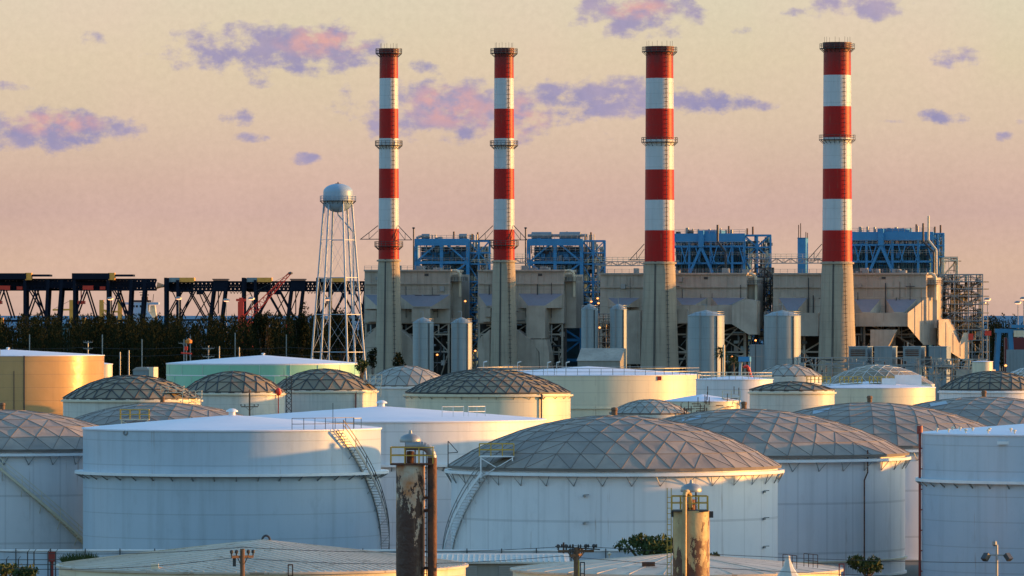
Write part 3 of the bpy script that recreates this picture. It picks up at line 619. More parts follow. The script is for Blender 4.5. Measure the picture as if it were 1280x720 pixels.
# pipe frames
for (px, yt, w_, Z, lab, mm) in ((363, 706, 5.5, 405, 'small rust red pipe frame beside the timber pole on the left', m_rustd), (728, 703, 5, 404, 'small black pipe frame right next to the insulator pole', m_dark), (1052, 705, 6, 430, 'small rust red pipe frame right of the tent peak', m_red)):
    s_ = Z/F; zz = PZ(yt, Z); b = MB(); x = w_/2*s_; X0 = PX(px, Z)
    b.bar((-x, 0, 0), (-x, 0, zz), .07); b.bar((x, 0, 0), (x, 0, zz), .07); b.bar((-x-.03, 0, zz), (x+.03, 0, zz), .075); b.bar((-x, 0, zz-.7), (x, 0, zz-.7), .05)
    o = b.build('pipe_stand', mm); o.location = (X0, Z, 0); o['label'] = lab; o['category'] = 'pipe stand'
b = MB(); b.bar((0,0,0), (0,0,PZ(700,403)), .09); o = b.build('marker_post', m_yel); o.location = (PX(723.5,403),403,0); o['label'] = 'thin yellow post left of the small black pipe frame'; o['category'] = 'post'
b = MB(); b.bar((0,0,0), (0,0,PZ(678,568)), .16, n=8); o = b.build('vent_pipe', m_rustd); o.location = (PX(704.5,568),568,0); o['label'] = 'short brown vent pipe standing before the central domed tank'; o['category'] = 'pipe'
b = MB(); b.bar((0,0,0), (0,0,PZ(693,567)), .1); b.lathe([(.14,PZ(694,567)),(.2,PZ(692,567)),(.01,PZ(690,567))], 10); o = b.build('lamp_post', m_trimc); o.location = (PX(761.5,567),567,0); o['label'] = 'small pale lamp post at the dike wall left of the dark tree'; o['category'] = 'light pole'
# dike wall
Zw = 572
D = thing('containment_wall', 'long white containment wall with dark posts below the big tanks', 'wall', (0, Zw, 0))
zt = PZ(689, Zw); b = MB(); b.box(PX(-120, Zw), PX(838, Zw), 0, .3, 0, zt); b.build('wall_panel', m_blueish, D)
b = MB(); b.box(PX(-120, Zw)-.1, PX(838, Zw)+.1, -.12, .42, zt, zt+.14); b.build('coping', m_trim, D)
b = MB(); x = PX(-110, Zw)
while x < PX(838, Zw): b.mark(); b.bar((x, -.2, 0), (x, -.2, zt+.25), .09); x += 3.1
b.each('post', m_dark, D)
# long shed
Zh = 535; sh = Zh/F; D = thing('warehouse', 'low grey green shed with white ribbed roof between the two foreground tanks', 'building', (PX(628, Zh), Zh, 0))
x0, x1 = (528-628)*sh, (712-628)*sh; ze = PZ(702, Zh); zr = PZ(693, Zh+9)
b = MB(); b.box(x0+.3, x1-.3, 0, 18, 0, ze-.1); b.build('wall', m_shed, D)
b = MB(); b.add([(x0,-.4,ze),(x1,-.4,ze),(x1,9,zr),(x0,9,zr),(x1,18.4,ze),(x0,18.4,ze),(x0,-.4,ze-.15),(x1,-.4,ze-.15),(x1,9,zr-.15),(x0,9,zr-.15),(x1,18.4,ze-.15),(x0,18.4,ze-.15)],
  [(0,1,2,3),(3,2,4,5),(6,9,8,7),(9,11,10,8),(0,6,7,1),(5,4,10,11),(0,3,9,6),(3,5,11,9),(1,7,8,2),(2,8,10,4)]); ro = b.build('roof', m_offw, D)
b = MB(); x = x0+.2
while x < x1: b.bar((x,-.38,ze+.02), (x,8.95,zr+.02), .07, .09); x += .45
b.build('roof_ribs', m_offw, ro)
for px in (588, 632, 667):
    w_ = (px-628)*sh; b = MB(); b.box(w_-.55, w_+.55, -.08, .0, ze-1.3, ze-.35); wo_ = b.build('louvre', m_grey, D)
    b = MB()
    for k in range(6): b.box(w_-.5, w_+.5, -.13, -.09, ze-1.22+k*.14, ze-1.16+k*.14)
    b.build('slats', m_shed, wo_)

# ------------------------------------------------------------------ vegetation
def leaves(mb, c, rad, n, size, elong=1.0, up=0, hollow=.35):
    for _ in range(n):
        a = random.uniform(0, 2*pi); t = random.uniform(-1, 1); q = sqrt(1-t*t); rr = random.uniform(hollow, 1)**.5
        p = (c[0]+rad[0]*rr*q*cos(a), c[1]+rad[1]*rr*q*sin(a), c[2]+rad[2]*rr*t)
        s_ = size*random.uniform(.6, 1.3); b = random.uniform(0, 2*pi); t2 = random.uniform(-1, 1) if not up else random.uniform(.5, 1)
        ux = (cos(b), sin(b), random.uniform(-.3, .3)); vx = (-sin(b)*random.uniform(-.6, .6), cos(b)*random.uniform(-.6, .6), t2)
        e = s_*elong
        mb.add([(p[0]-ux[0]*s_/2, p[1]-ux[1]*s_/2, p[2]-ux[2]*s_/2), (p[0]+ux[0]*s_/2, p[1]+ux[1]*s_/2, p[2]+ux[2]*s_/2), (p[0]+vx[0]*e, p[1]+vx[1]*e, p[2]+vx[2]*e)], [(0,1,2)])
def wood(name, label, x0, x1, y0, y1, n, hmin, hmax, leafn, fn=None):
    mb = MB()
    for i in range(n):
        x = random.uniform(x0, x1); y = random.uniform(y0, y1); hh = random.uniform(hmin, hmax)*(1 if fn is None else fn(x))
        mb.bar((x, y, 0), (x, y, hh*.9), .5)
        for k in range(7):
            t = .18+.8*k/6; w_ = (3.6*(1-t)**.6+1.2)*random.uniform(.8, 1.2)
            leaves(mb, (x+random.uniform(-.8,.8), y+random.uniform(-.8,.8), hh*t), (w_, w_, hh*.1), leafn, .45, 1.9, 1)
    o = mb.build(name, m_leaf); o['kind'] = 'stuff'; o['label'] = label; o['category'] = 'trees'
    return o
wood('pine_wood', 'dark dense belt of pines in front of the port cranes', -195, -32, 2080, 2380, 430, 19.5, 25.0, 75)
wood('far_wood', 'distant low dark tree line at the right edge beyond the lamps', 205, 275, 2900, 3000, 110, 19, 25.5, 60)
def tree(label, px, Z, yt, wpx, m, group=None, name='tree', n=900, size=.25, ybot=None, lobes=9):
    s_ = Z/F; top = PZ(yt, Z); w_ = wpx*s_/2; zb = PZ(ybot, Z) if ybot else top*.35
    T = thing(name, label, 'tree', (PX(px, Z), Z, 0), group)
    b = MB(); b.bar((0,0,0), (0,0,zb+.3), .16*w_+.08, n=8)
    cr = MB(); hh = top-zb
    for k in range(lobes):
        a = random.uniform(0, 2*pi); rr = random.uniform(.2, .72)*w_; c = (rr*cos(a), rr*sin(a), zb+hh*random.uniform(.25, .78))
        b.bar((0,0,zb*.8), c, .06*w_+.03, n=6); q = random.uniform(.28, .5)
        leaves(cr, c, (w_*q, w_*q, hh*q*.55), n//lobes, size, 1.2)
    b.build('trunk', m_bark, T); cr.build('crown', m, T)
    return T
tree('dark leafy tree before the central domed tank, left of the tan vessel', 812, 564, 665, 88, m_leaf2, n=2600, size=.3, ybot=702, lobes=13)
tree('small sprig of dark tree showing just right of the tan vessel', 893, 566, 688, 20, m_leaf2, n=260, size=.22, ybot=702, lobes=4)
tree('round dark tree at the foot of the tank with the thin brown pipe', 1085, 606, 694, 52, m_leaf2, n=1200, size=.28, ybot=722, lobes=11)
tree('dark bush at the bottom left behind the tall fence', 50, 575, 694, 44, m_leaf2, name='bush', n=900, size=.26, ybot=722, lobes=9)
tree('low dark bush in the extreme bottom left corner', 4, 556, 704, 60, m_leaf2, name='bush', n=900, size=.26, ybot=728, lobes=9)
tree('low dark bush between the corner bush and the red valve housing', 32, 552, 706, 44, m_leaf2, name='bush', n=800, size=.26, ybot=728, lobes=9)
B = thing('bush', 'spiky palmetto clump at the lower left end of the corrugated roof', 'bush', (PX(100, 520), 520, 0)); cr = MB(); zc = PZ(697, 520)
for k in range(420):
    bx_ = random.uniform(-1.4, 1.4); a = random.uniform(-1, 1)+bx_*.4; l_ = random.uniform(.6, 1.15)*(1-abs(bx_)*.18); y_ = random.uniform(-.7, .7)
    cr.add([(bx_-.05, y_, zc-.5), (bx_+.05, y_, zc-.5), (bx_+sin(a)*l_, y_+random.uniform(-.3,.3), zc-.5+cos(a)*l_*1.15)], [(0,1,2)])
cr.build('fronds', m_leaf2, B); b = MB(); b.mark(); b.bar((0,0,0),(0,0,zc-.2),.5,n=8); b.mark(); b.bar((-.8,0,0),(-.9,0,zc-.3),.3,n=8); b.mark(); b.bar((.8,0,0),(.9,0,zc-.3),.3,n=8); b.each('stem', m_bark, B)
# fence bottom left
Zf2 = 565; Fc = thing('fence', 'tall dark pipe fence with leaning posts at the bottom left corner', 'fence', (0, Zf2, 0)); b = MB()
for px in (-30, -8, 8, 23, 34.5, 42.5, 60, 69.5): 
    x = PX(px, Zf2); zt = PZ(690 if px > 30 else 699, Zf2); b.mark(); b.bar((x,0,0),(x,0,zt),.1); b.bar((x,0,zt),(x+.2,0,zt+.25),.05)
b.each('post', m_dark, Fc); b = MB()
for zz in (PZ(700, Zf2), PZ(706, Zf2), PZ(712, Zf2)): b.mark(); b.bar((PX(-60,Zf2),0,zz),(PX(74,Zf2),0,zz+.03),.06)
b.each('rail', m_dark, Fc)
b = MB(); b.box(-.28, .28, -.3, .3, PZ(703,570), PZ(692, 570)); b.box(-.34,.34,-.36,.36,PZ(692,570),PZ(692,570)+.1); b.box(-.12,.12,-.12,.12,0,PZ(703,570)); o = b.build('valve_housing', m_red); o.location = (PX(65, 572), 572, 0); o['label'] = 'rust red valve housing behind the bottom left fence'; o['category'] = 'housing'

# ------------------------------------------------------------------ power station
T0 = R(12)
def ZU(px): return 1900/(1+math.tan(T0)*(px-640)/F)
CT, ST = cos(T0), sin(T0)
class U:      # a thing of the power station: local x along the front, y into the plant
    def __init__(s, name, label, cat, pc, group=None, dz=0):
        s.pc = pc; s.Z = ZU(pc)+dz; s.s = s.Z/F; s.root = thing(name, label, cat, (PX(pc, s.Z), s.Z, 0), group, rz=-T0)
    def x(s, px, ly=0): return ((px-s.pc)*s.s-ly*ST)/CT
    def z(s, py): return PZ(py, s.Z)
    def box(s, mb, a, b, t, bt, y0=0, y1=10): return mb.box(s.x(a, y0), s.x(b, y0), y0, y1, s.z(bt) if bt else 0, s.z(t))
# chimneys
def ring_platform(root, r, z, w, mrail, name='platform', t=.11):
    b = MB(); b.lathe([(r, z), (r+w, z), (r+w, z+.15), (r, z+.15)], 32); n = 20
    for k in range(n):
        a = 2*pi*k/n; b.bar(circ(r, a, z-w*.9), circ(r+w, a, z), .12)
    do = b.build(name, m_dark, root)
    b = MB(); b.rail([circ(r+w-.05, 2*pi*k/n, z+.15) for k in range(n+1)], 1.3, 5, t, (1, .55)); b.build('railing', mrail, do)
SG = 'red and white striped chimneys'
def chimney(label, px, rt, rb, yt, bands, plats, arms, lad=.42):
    Z = ZU(px); s_ = Z/F; root = thing('chimney', label, 'chimney', (PX(px, Z), Z, 0), SG, -T0)
    zz = lambda y: PZ(y, Z)
    z0, zt = 0, zz(yt); zc = zz(bands[-1])
    rc = (rt+(rb-rt)*.22)
    def rad(z):
        if z >= zc: t = (z-zc)/(zt-zc); return (rc+(rt-rc)*t)*s_
        t = z/zc; return (rb*1.06+(rc+.6-rb*1.06)*t**.8)*s_
    b = MB(); b.lathe([(rad(z), z) for z in [zc*k/12 for k in range(13)]], 64); b.build('concrete_shaft', m_conc, root, True)
    for i, (ya, yb) in enumerate(zip(bands[:-1], bands[1:])):
        b = MB(); za, zb_ = zz(ya), zz(yb); b.lathe([(rad(zb_ + (za-zb_)*k/4), zb_+(za-zb_)*k/4) for k in range(5)], 64)
        b.build('red_band' if i % 2 == 0 else 'white_band', m_sred if i % 2 == 0 else m_swht, root, True)
    b = MB(); r_ = rad(zt); b.lathe([(r_+.02, zt-1.8), (r_+.25, zt-1.5), (r_+.25, zt), (r_-.5, zt), (r_-.5, zt-3), (.01, zt-3)], 48); b.build('rim', m_sred, root, True)
    b = MB()
    for k in range(8): a = 2*pi*k/8; b.mark(); b.bar(circ(r_-.2, a, zt), circ(r_-.2, a, zt+1.6), .07)
    b.each('lightning_rod', m_dark, root)
    for y in plats: z = zz(y); ring_platform(root, rad(z), z, 1.2, m_dark)
    b = MB(); a = math.asin(lad)+T0
    b.bar(circ(rad(zt)+.3, a, zt), circ(rad(zc)+.3, a, zc), .16); b.bar(circ(rad(zc)+.3, a, zc), circ(rad(0)+.35, a, 0), .16)
    n = int(zt/1.3)
    for k in range(n):
        z = k*1.3+.5; r_ = rad(z)+.35
        b.lathe([(.42, z), (.48, z+.1)], 8, *circ(r_+.1, a, 0)[:2])
    b.build('ladder', m_dark, root)
    b = MB(); a2 = -.12
    for da in (0, .06): b.bar(circ(rad(zc)+.1, a2+da, zc), circ(rad(0)+.2, a2+da, 0), .16)
    b.build('cable_runs', m_dark, root)
    z = zc-.2; b = MB(); b.lathe([(rad(zc)-.05, z-.5), (rad(zc)+.55, z-.5), (rad(zc)+.55, z), (rad(zc)-.05, z)], 40); b.build('collar', m_conc, root)
    b = MB()
    for (dxa, za_, sg, top) in arms:
        r_ = rad(zz(za_)); x0 = sg*r_; x1 = sg*(dxa*s_); z = zz(za_)
        b.bar((x0*.8, -1, z), (x1, -1, z), .22); b.bar((x1*.98, -1, z), (x0, -1, zz(top)), .2); b.bar(((x0+x1)/2, -1, z), (x0, -1, zz(top)-1.5), .14); b.bar(((x0+x1)/2, -1, z), (x0+(x1-x0)*.5, -1, z+(zz(top)-z)*.5), .12)
    if arms: b.build('davit_arm', m_dark, root)
    return root
chimney('slim striped chimney next to the water tower', 486, 11.5, 18, 61, [61,98,136,173,211,248,286,324], (67, 182, 308), ((36,299,-1,282),(31,300,1,282)))
chimney('slim striped chimney standing second from the water tower', 630, 12, 18, 60, [60,98,136,173,211,249,287,325], (67, 182, 307), ((33,300,-1,282),(31,300,1,282)))
chimney('stout striped chimney rising beside the twin grey silos and shed', 824.5, 17, 25, 58, [58,98,136,174,212,250,288,327], (65, 178), ((38,325,-1,305),))
chimney('stout striped chimney nearest the right edge of the picture', 1046.5, 17, 25, 53, [53,94,133,172,211,249,288,327], (61, 175), ((38,325,-1,305),))

def nozzle(u, mb, xa, xb, yt, xc, xd, yb, yw, yf):
    """sloping transition: wide edge on the wall (depth yw), narrow edge on the duct front (depth yf)"""
    P = [(u.x(xa, yw), yw, u.z(yt)), (u.x(xb, yw), yw, u.z(yt)), (u.x(xd, yf), yf, u.z(yb)), (u.x(xc, yf), yf, u.z(yb)), (u.x(xa, yw), yw, u.z(yb+3)), (u.x(xb, yw), yw, u.z(yb+3)), (u.x(xd, yf), yf, u.z(yb+3)), (u.x(xc, yf), yf, u.z(yb+3))]
    return P
def add_nozzle(u, xa, xb, yt, xc, xd, yb, yw=0, yf=-5):
    P = nozzle(u, None, xa, xb, yt, xc, xd, yb, yw, yf)
    b = MB(); b.add(P[:4], [(3,2,1,0)]); b.build('sloping_plate', m_slope, u.root)
    b = MB(); b.add(P, [(1,2,6,5),(0,4,7,3),(2,3,7,6),(4,5,6,7)]); b.build('side_plate', m_blk2, u.root)
def steelwork(u, xs, ys, zs_py, m, w=.35, name='steel_frame', diag=True, parent=None):
    b = MB(); zs = [u.z(p) if p else 0 for p in zs_py]
    for y in ys:
        X = [u.x(p, y) for p in xs]
        for x in X: b.bar((x, y, zs[0]), (x, y, zs[-1]), w)
        for z in zs[1:]: b.bar((X[0], y, z), (X[-1], y, z), w*.85)
        if diag:
            for i in range(len(X)-1):
                for j in range(len(zs)-1):
                    if (i+j) % 2 == 0: b.bar((X[i], y, zs[j]), (X[i+1], y, zs[j+1]), w*.5)
                    else: b.bar((X[i+1], y, zs[j]), (X[i], y, zs[j+1]), w*.5)
    for px in xs:
        for z in zs[1:]: b.bar((u.x(px, ys[0]), ys[0], z), (u.x(px, ys[-1]), ys[-1], z), w*.8)
    return b.build(name, m, parent or u.root)
def clutter(u, x0, x1, yt, yb, y0, y1, n, mats, name='pipework', w=(.15,.5), zs=None):
    bs = [MB() for _ in mats]
    for k in range(n):
        b = random.choice(bs); y = random.uniform(y0, y1); xx = u.x(random.uniform(x0, x1), y); z = random.uniform(u.z(yb), u.z(yt)); t = random.random()
        W_ = random.uniform(*w); span = (u.z(yt)-u.z(yb))
        if t < .4: b.bar((xx, y, z), (xx, y, min(u.z(yt), z+random.uniform(.15, .5)*span)), W_, n=6)
        elif t < .7: b.bar((xx, y, z), (min(u.x(x1, y), xx+random.uniform(2, 8)), y, z), W_, n=6)
        elif t < .85: b.bar((xx, y, z), (min(u.x(x1, y), xx+random.uniform(1, 4)), y, min(u.z(yt), z+random.uniform(1, 4))), W_*.6)
        else: a = random.uniform(.5, 1.6); b.box(xx, xx+a, y, y+a, z, z+a*random.uniform(.6, 1.6))
    for b, m in zip(bs, mats): b.build(name, m, u.root)
BG = 'grey precipitator blocks behind the chimneys'
def precip(label, pc, x0, x1, xcol, yt, noz, duct_boxes, lower):
    u = U('precipitator_block', label, 'building', pc, BG, dz=14)
    yb = 404
    b = MB(); u.box(b, x0, x1, yt+31, yb, 0, 17); u.box(b, x0+.4, x1-.4, yt+2.2, yt+31, .5, 17.2); b.build('wall', m_blk, u.root)
    b = MB(); u.box(b, x0-.6, x1+.6, yt, yt+2.2, -.2, 17.4); b.build('roof', m_blk2, u.root)
    b = MB()
    for yy_ in (yt+18, yt+31): b.box(u.x(x0), u.x(x1), -.12, .45 if yy_ < yt+20 else -.02, u.z(yy_)-.12, u.z(yy_)+.16)
    n = int((x1-x0)/8)
    for k in range(1, n): px = x0+(x1-x0)*k/n; b.bar((u.x(px), -.0+.45, u.z(yt+30)), (u.x(px), .45, u.z(yt+3)), .14, .22)
    b.build('panel_trim', m_blk2, u.root)
    b = MB(); u.box(b, x1+.3, xcol, yt+6, 410, 4, 15); b.build('side_duct', m_blk2, u.root)
    b = MB(); xx = u.x((x1+xcol)/2+2, 3); b.tube([(xx-2.5, 3, u.z(yt+2)), (xx-.6, 3, u.z(yt+1)), (xx+.6, 3, u.z(yt+4)), (xx+.8, 3, u.z(yt+12)), (xx+.8, 3, u.z(yt+34))], .9, 10); b.build('vent_duct', m_trimc, u.root)
    platform(u.root, u.x(xcol-4, 2), 3, u.z(yt+14), 4.5, 3, m_dark, m_grey, t=.12)
    b = MB()
    for k in range(int((x1-x0)/16)):
        px = x0+6+random.uniform(0, x1-x0-12); b.bar((u.x(px), -.35, u.z(yt+60)), (u.x(px), -.35, u.z(yt+random.uniform(4, 40))), random.choice((.14, .22, .35)), n=8)
    for k in range(4):
        px = x0+6+random.uniform(0, x1-x0-30); zz = u.z(random.choice((yt+17, yt+32, yt+64, yt+52))); b.bar((u.x(px), -.5, zz), (u.x(px+random.uniform(8, 24)), -.5, zz), .2, n=8)
    b.build('conduits', m_dark, u.root)
    b = MB()
    for k in range(5):
        px = x0+8+random.uniform(0, x1-x0-16); zz = u.z(random.uniform(yt+6, yt+60)); w_ = random.uniform(.4, .9); b.mark(); b.box(u.x(px)-w_, u.x(px)+w_, -.3, .3, zz-w_*1.1, zz+w_*1.1)
    b.each('access_panel', m_grey, u.root)
    b = MB(); b.rail([(u.x(x0), .2, u.z(yt)), (u.x(x1), .2, u.z(yt))], 1.1, 2.2, .1); b.build('roof_railing', m_grey, u.root)
    b = MB()
    for k in range(int((x1-x0)/22)): px = x0+8+random.uniform(0, x1-x0-16); b.mark(); b.box(u.x(px), u.x(px)+random.uniform(1, 2.4), 4, 7, u.z(yt), u.z(yt)+random.uniform(.6, 1.5))
    b.each('roof_unit', m_grey, u.root)
    for nz_ in noz: add_nozzle(u, *nz_)
    for (a, b_, t, bt, y0) in duct_boxes:
        b = MB(); u.box(b, a, b_, t, bt, y0, y0+9); b.build('duct', m_blk2, u.root)
    # underside: dark box painting the shade of the recess, and steel legs
    b = MB(); u.box(b, x0+3, x1-2, 405, 0, 9, 16); b.build('recess_shade', m_void, u.root)
    xs = [x0+2+(x1-x0-4)*k/5 for k in range(6)]
    steelwork(u, xs, (1, 7), (0, 440, 418, 404), m_blk, .55)
    clutter(u, x0+4, x1-4, 406, 460, -2, 7, 130, (m_dark, m_blk2, m_silo, m_grey), w=(.15, .6))
    for poly in lower:
        b = MB(); pts = [(u.x(a, -7), u.z(c) if c else 0) for a, c in poly]; b.prism(pts, -7, -1); b.build('inclined_duct', m_blk2, u.root)
    b = MB(); xx = u.x(x0+(x1-x0)*.72); b.box(xx-.6, xx+.6, .3, .5, u.z(yt+8), u.z(yt+5)); b.build('wall_vent', m_dark, u.root)
    return u
u1 = precip('grey precipitator block behind the chimney by the water tower', 515, 455, 563, 577, 337,
    [(497,563,368,517,540,383), (455,497,368,472,482,383)], [(515,538,384,402,-5), (456,470,388,402,-4)],
    [[(500,412),(515,424),(518,440),(518,0),(507,0),(500,440)], [(455,425),(470,410),(470,0),(462,0),(455,440)]])
u2 = precip('grey precipitator block between the two slim chimneys and the twin silos', 655, 597, 705, 720, 337,
    [(648,704,367,660,681,382), (597,640,367,608,622,382)], [(658,681,383,423,-6), (600,612,383,402,-4), (606,613,383,396,-5)],
    [[(645,412),(664,425),(673,440),(676,0),(657,0),(645,440)], [(597,425),(612,412),(612,0),(606,0),(597,438)], [(662,424),(682,424),(686,440),(686,0),(676,0),(674,440)]])
u3 = precip('wide grey precipitator block left of the gap with the blue lift shaft', 842, 750, 933, 946, 341,
    [(845,884,372,852,868,381), (889,932,372,896,912,381), (760,800,372,770,786,381)], [(845,913,382,405,-6), (780,800,388,455,-6), (846,858,386,404,-7)],
    [[(913,382),(932,374),(944,376),(944,418),(934,418),(913,405)]])
u4 = precip('wide sunlit grey precipitator block at the right end of the plant', 1070, 967, 1157, 1171, 341,
    [(1068,1100,374,1076,1086,390), (1107,1145,374,1116,1128,390), (974,1010,372,984,996,388)], [(1068,1132,391,408,-6), (968,1022,391,420,-5)],
    [[(1086,412),(1119,412),(1108,433),(1086,433)]])
# sunlit wedge ducts at the right end, their front plates turned towards the sun
for poly, y0, y1 in (([(1132,391),(1143,383),(1157,372),(1170,372),(1170,431),(1153,431),(1132,408)], -7, 5), ([(1172,399),(1179,399),(1200,430),(1206,416),(1211,416),(1211,449),(1203,449),(1172,431)], 0, 13)):
    b = MB(); pa, pb = min(a for a, c in poly), max(a for a, c in poly); fr = []
    for a, c in poly: y = y0+(y1-y0)*(a-pa)/(pb-pa); fr.append((u4.x(a, y), y, u4.z(c)))
    n = len(poly); b.add(fr+[(x, y1+3, z) for x, y, z in fr], [tuple(range(n)), tuple(range(2*n-1, n-1, -1))]+[(i, n+i, n+(i+1) % n, (i+1) % n) for i in range(n)])
    wo_ = b.build('wedge_duct', m_blk2, u4.root); b = MB()
    for k in range(1, 4):
        a = pa+(pb-pa)*k/4; y = y0+(y1-y0)*k/4-.05; zt = u4.z(max(372, 391-(a-1132)*.75)) if pa < 1150 else u4.z(399+max(0, a-1179)*1.4); zb_ = u4.z(min(431, 408+(a-1132)*1.05)) if pa < 1150 else u4.z(431+(a-1172)*.5)
        b.bar((u4.x(a, y), y, zb_), (u4.x(a, y), y, zt), .22)
    b.build('stiffeners', m_blk, wo_)
# blue boiler houses
def boiler(label, pc, x0, x1, x2, yt, style):
    u = U('boiler_house', label, 'boiler house', pc, 'blue steel boiler houses', dz=50); Y0, Y1 = 0, 24
    xm = (x0+x1)/2
    b = MB(); u.box(b, x0-.5, x1+.5, yt+1, yt+9 if style == 0 else yt+12, -.5, 1); b.build('top_girder', m_blue, u.root)
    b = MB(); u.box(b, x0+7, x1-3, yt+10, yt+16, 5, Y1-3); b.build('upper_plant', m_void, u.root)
    b = MB(); u.box(b, x0+7, x1-3, yt+16.5, yt+26, 2.5, Y1-2); b.build('casing', m_blue2, u.root)
    b = MB(); u.box(b, x0+8, x1-3, yt+26.5, 0, 3, Y1-3); b.build('lower_casing', m_blue2 if style else m_teal, u.root)
    if style == 0: xs = [x0, xm, x1]; lv = [0, 450, 425, 405, 390, 377, 365, 352, yt+30, yt+2]
    else: xs = [x0, x0+(x1-x0)*.26, x0+(x1-x0)*.55, x0+(x1-x0)*.84, x1]; lv = [0, 450, 425, 405, 390, 377, 365, 355, yt+38, yt+17, yt+2]
    steelwork(u, xs, (0, Y1), lv, m_blue, .95 if style == 0 else .7, diag=(style == 0))
    if style:
        b = MB(); c = x0+(x1-x0)*.42
        b.bar((u.x(c, -1), -1, u.z(yt+18)), (u.x(c-14, -1), -1, u.z(yt+50)), .8); b.bar((u.x(c, -1), -1, u.z(yt+18)), (u.x(c+14, -1), -1, u.z(yt+50)), .8); b.bar((u.x(c, -1), -1, u.z(yt+18)), (u.x(c, -1), -1, u.z(yt-3)), 1.6)
        for k in range(int((x1-x0)/9)):
            px = x0+5+k*9; b.bar((u.x(px), -.6, u.z(yt+17)), (u.x(px+(6 if k % 2 else -6)), -.6, u.z(yt+38)), .3)
        b.build('raking_braces', m_blue, u.root)
        b = MB()
        for k in range(int((x1-x0)*.7)):
            px = x0+8+k*1.3+random.uniform(-.3,.3)
            if px < x1-4 and random.random() < .6: b.bar((u.x(px, 1.5), 1.5, u.z(yt+17)), (u.x(px, 1.5), 1.5, u.z(yt+random.uniform(11.5, 14))), .16)
        b.build('hanger_rods', m_trim, u.root)
        b = MB()
        for k in range(int((x1-x0)*.32)):
            px = x0+9+k*3+random.uniform(-.6,.6); 
            if px < x1-5: b.bar((u.x(px, 2), 2, u.z(yt+54)), (u.x(px, 2), 2, u.z(yt+22)), random.uniform(.25, 1.0), n=8)
        b.build('riser_pipes', m_teal, u.root)
        b = MB(); b.box(u.x(x0+40), u.x(x1-35), 3, 16, u.z(yt+1), u.z(yt-3.5)); b.build('roof_house', m_blue, u.root)
    # side bay
    steelwork(u, [x1+.8, (x1+x2)/2, x2], (1, 9, 18), [0, 450, 438, 425, 412, 401, 390, 378, 365, 352, yt+32, yt+18, yt+3], m_blue, .5)
    clutter(u, x1+2, x2-1, yt+10, 440, 2, 18, 230, (m_grey, m_teal, m_dark, m_trimc), w=(.12, .5)); clutter(u, x0+3, x1-2, yt+3, yt+50, 1.2, 3, 150, (m_blue, m_teal, m_grey, m_dark), w=(.1, .3), name='front_pipework')
    b = MB()
    for lv_ in (yt+32, 352, 365, 378, 390, 401, 412, 425): b.rail([(u.x(x1+1, 0), .6, u.z(lv_)+.2), (u.x(x2, 0), .6, u.z(lv_)+.2)], 1.2, 1.6, .1)
    b.build('side_railings', m_trimc, u.root)
    b = MB()
    for lv_ in (yt+30, yt+17): b.rail([(u.x(x0), -.6, u.z(lv_)+.2), (u.x(x1), -.6, u.z(lv_)+.2)], 1.2, 1.8, .1)
    b.rail([(u.x(x0+2), 2, u.z(yt+1)), (u.x(x1), 2, u.z(yt+1))], 1.2, 1.8, .1)
    b.build('front_railings', m_grey, u.root)
    # roof stacks and drums
    b = MB()
    if style == 0 and pc > 600:
        for (a, c) in ((665, 690), (700, 726)):
            zz = u.z(yt-4); b.bar((u.x(a, 6), 6, zz), (u.x(c, 6), 6, zz), 2.2, n=16)
        b.bar((u.x(660,6), 6, u.z(yt-4)), (u.x(735,6), 6, u.z(yt-4)), .9, n=10)
        for k in range(5): b.bar((u.x(731+k*3, 5), 5, u.z(yt-5)), (u.x(731+k*3, 5), 5, u.z(yt+28)), .35, n=8)
    elif style == 0:
        for (a, c) in ((527, 537), (574, 584)): b.bar((u.x(a, 6), 6, u.z(yt-3)), (u.x(c, 6), 6, u.z(yt-3)), 1.5, n=14)
        for px in (540, 544, 588, 592, 596): b.bar((u.x(px, 5), 5, u.z(yt-5)), (u.x(px, 5), 5, u.z(yt+28)), .5, n=8)
        b.bar((u.x(520,5),5,u.z(yt-1)), (u.x(527,5),5,u.z(yt-3)), .7, n=8)
    else:
        for k in range(9): px = x0+22+k*(x1-x0-30)/9; b.bar((u.x(px, 5), 5, u.z(yt+1)), (u.x(px, 5), 5, u.z(yt-random.uniform(3.5, 7))), random.choice((.5, 1.1, .8)), n=10)
    b.build('roof_drums', m_grey, u.root, True)
    b = MB()
    for (px, y_) in [(x1-18, yt-9), (x1+12, yt-8), (x1+5, yt-6)]: b.mark(); b.bar((u.x(px, 8), 8, u.z(yt+2)), (u.x(px, 8), 8, u.z(y_)), .55, n=8)
    b.each('exhaust_pipe', m_wood, u.root)
    return u
boiler('blue steel boiler house behind the chimney by the water tower', 552, 519, 585, 612, 298, 0)
boiler('blue boiler house topped by two long grey drums', 695, 661, 727, 756, 298, 0)
boiler('blue boiler house right of the chimney with the twin grey silos', 900, 838, 930, 963, 291, 1)
boiler('sunlit blue boiler house at the right end of the plant', 1110, 1055, 1165, 1179, 289, 1)
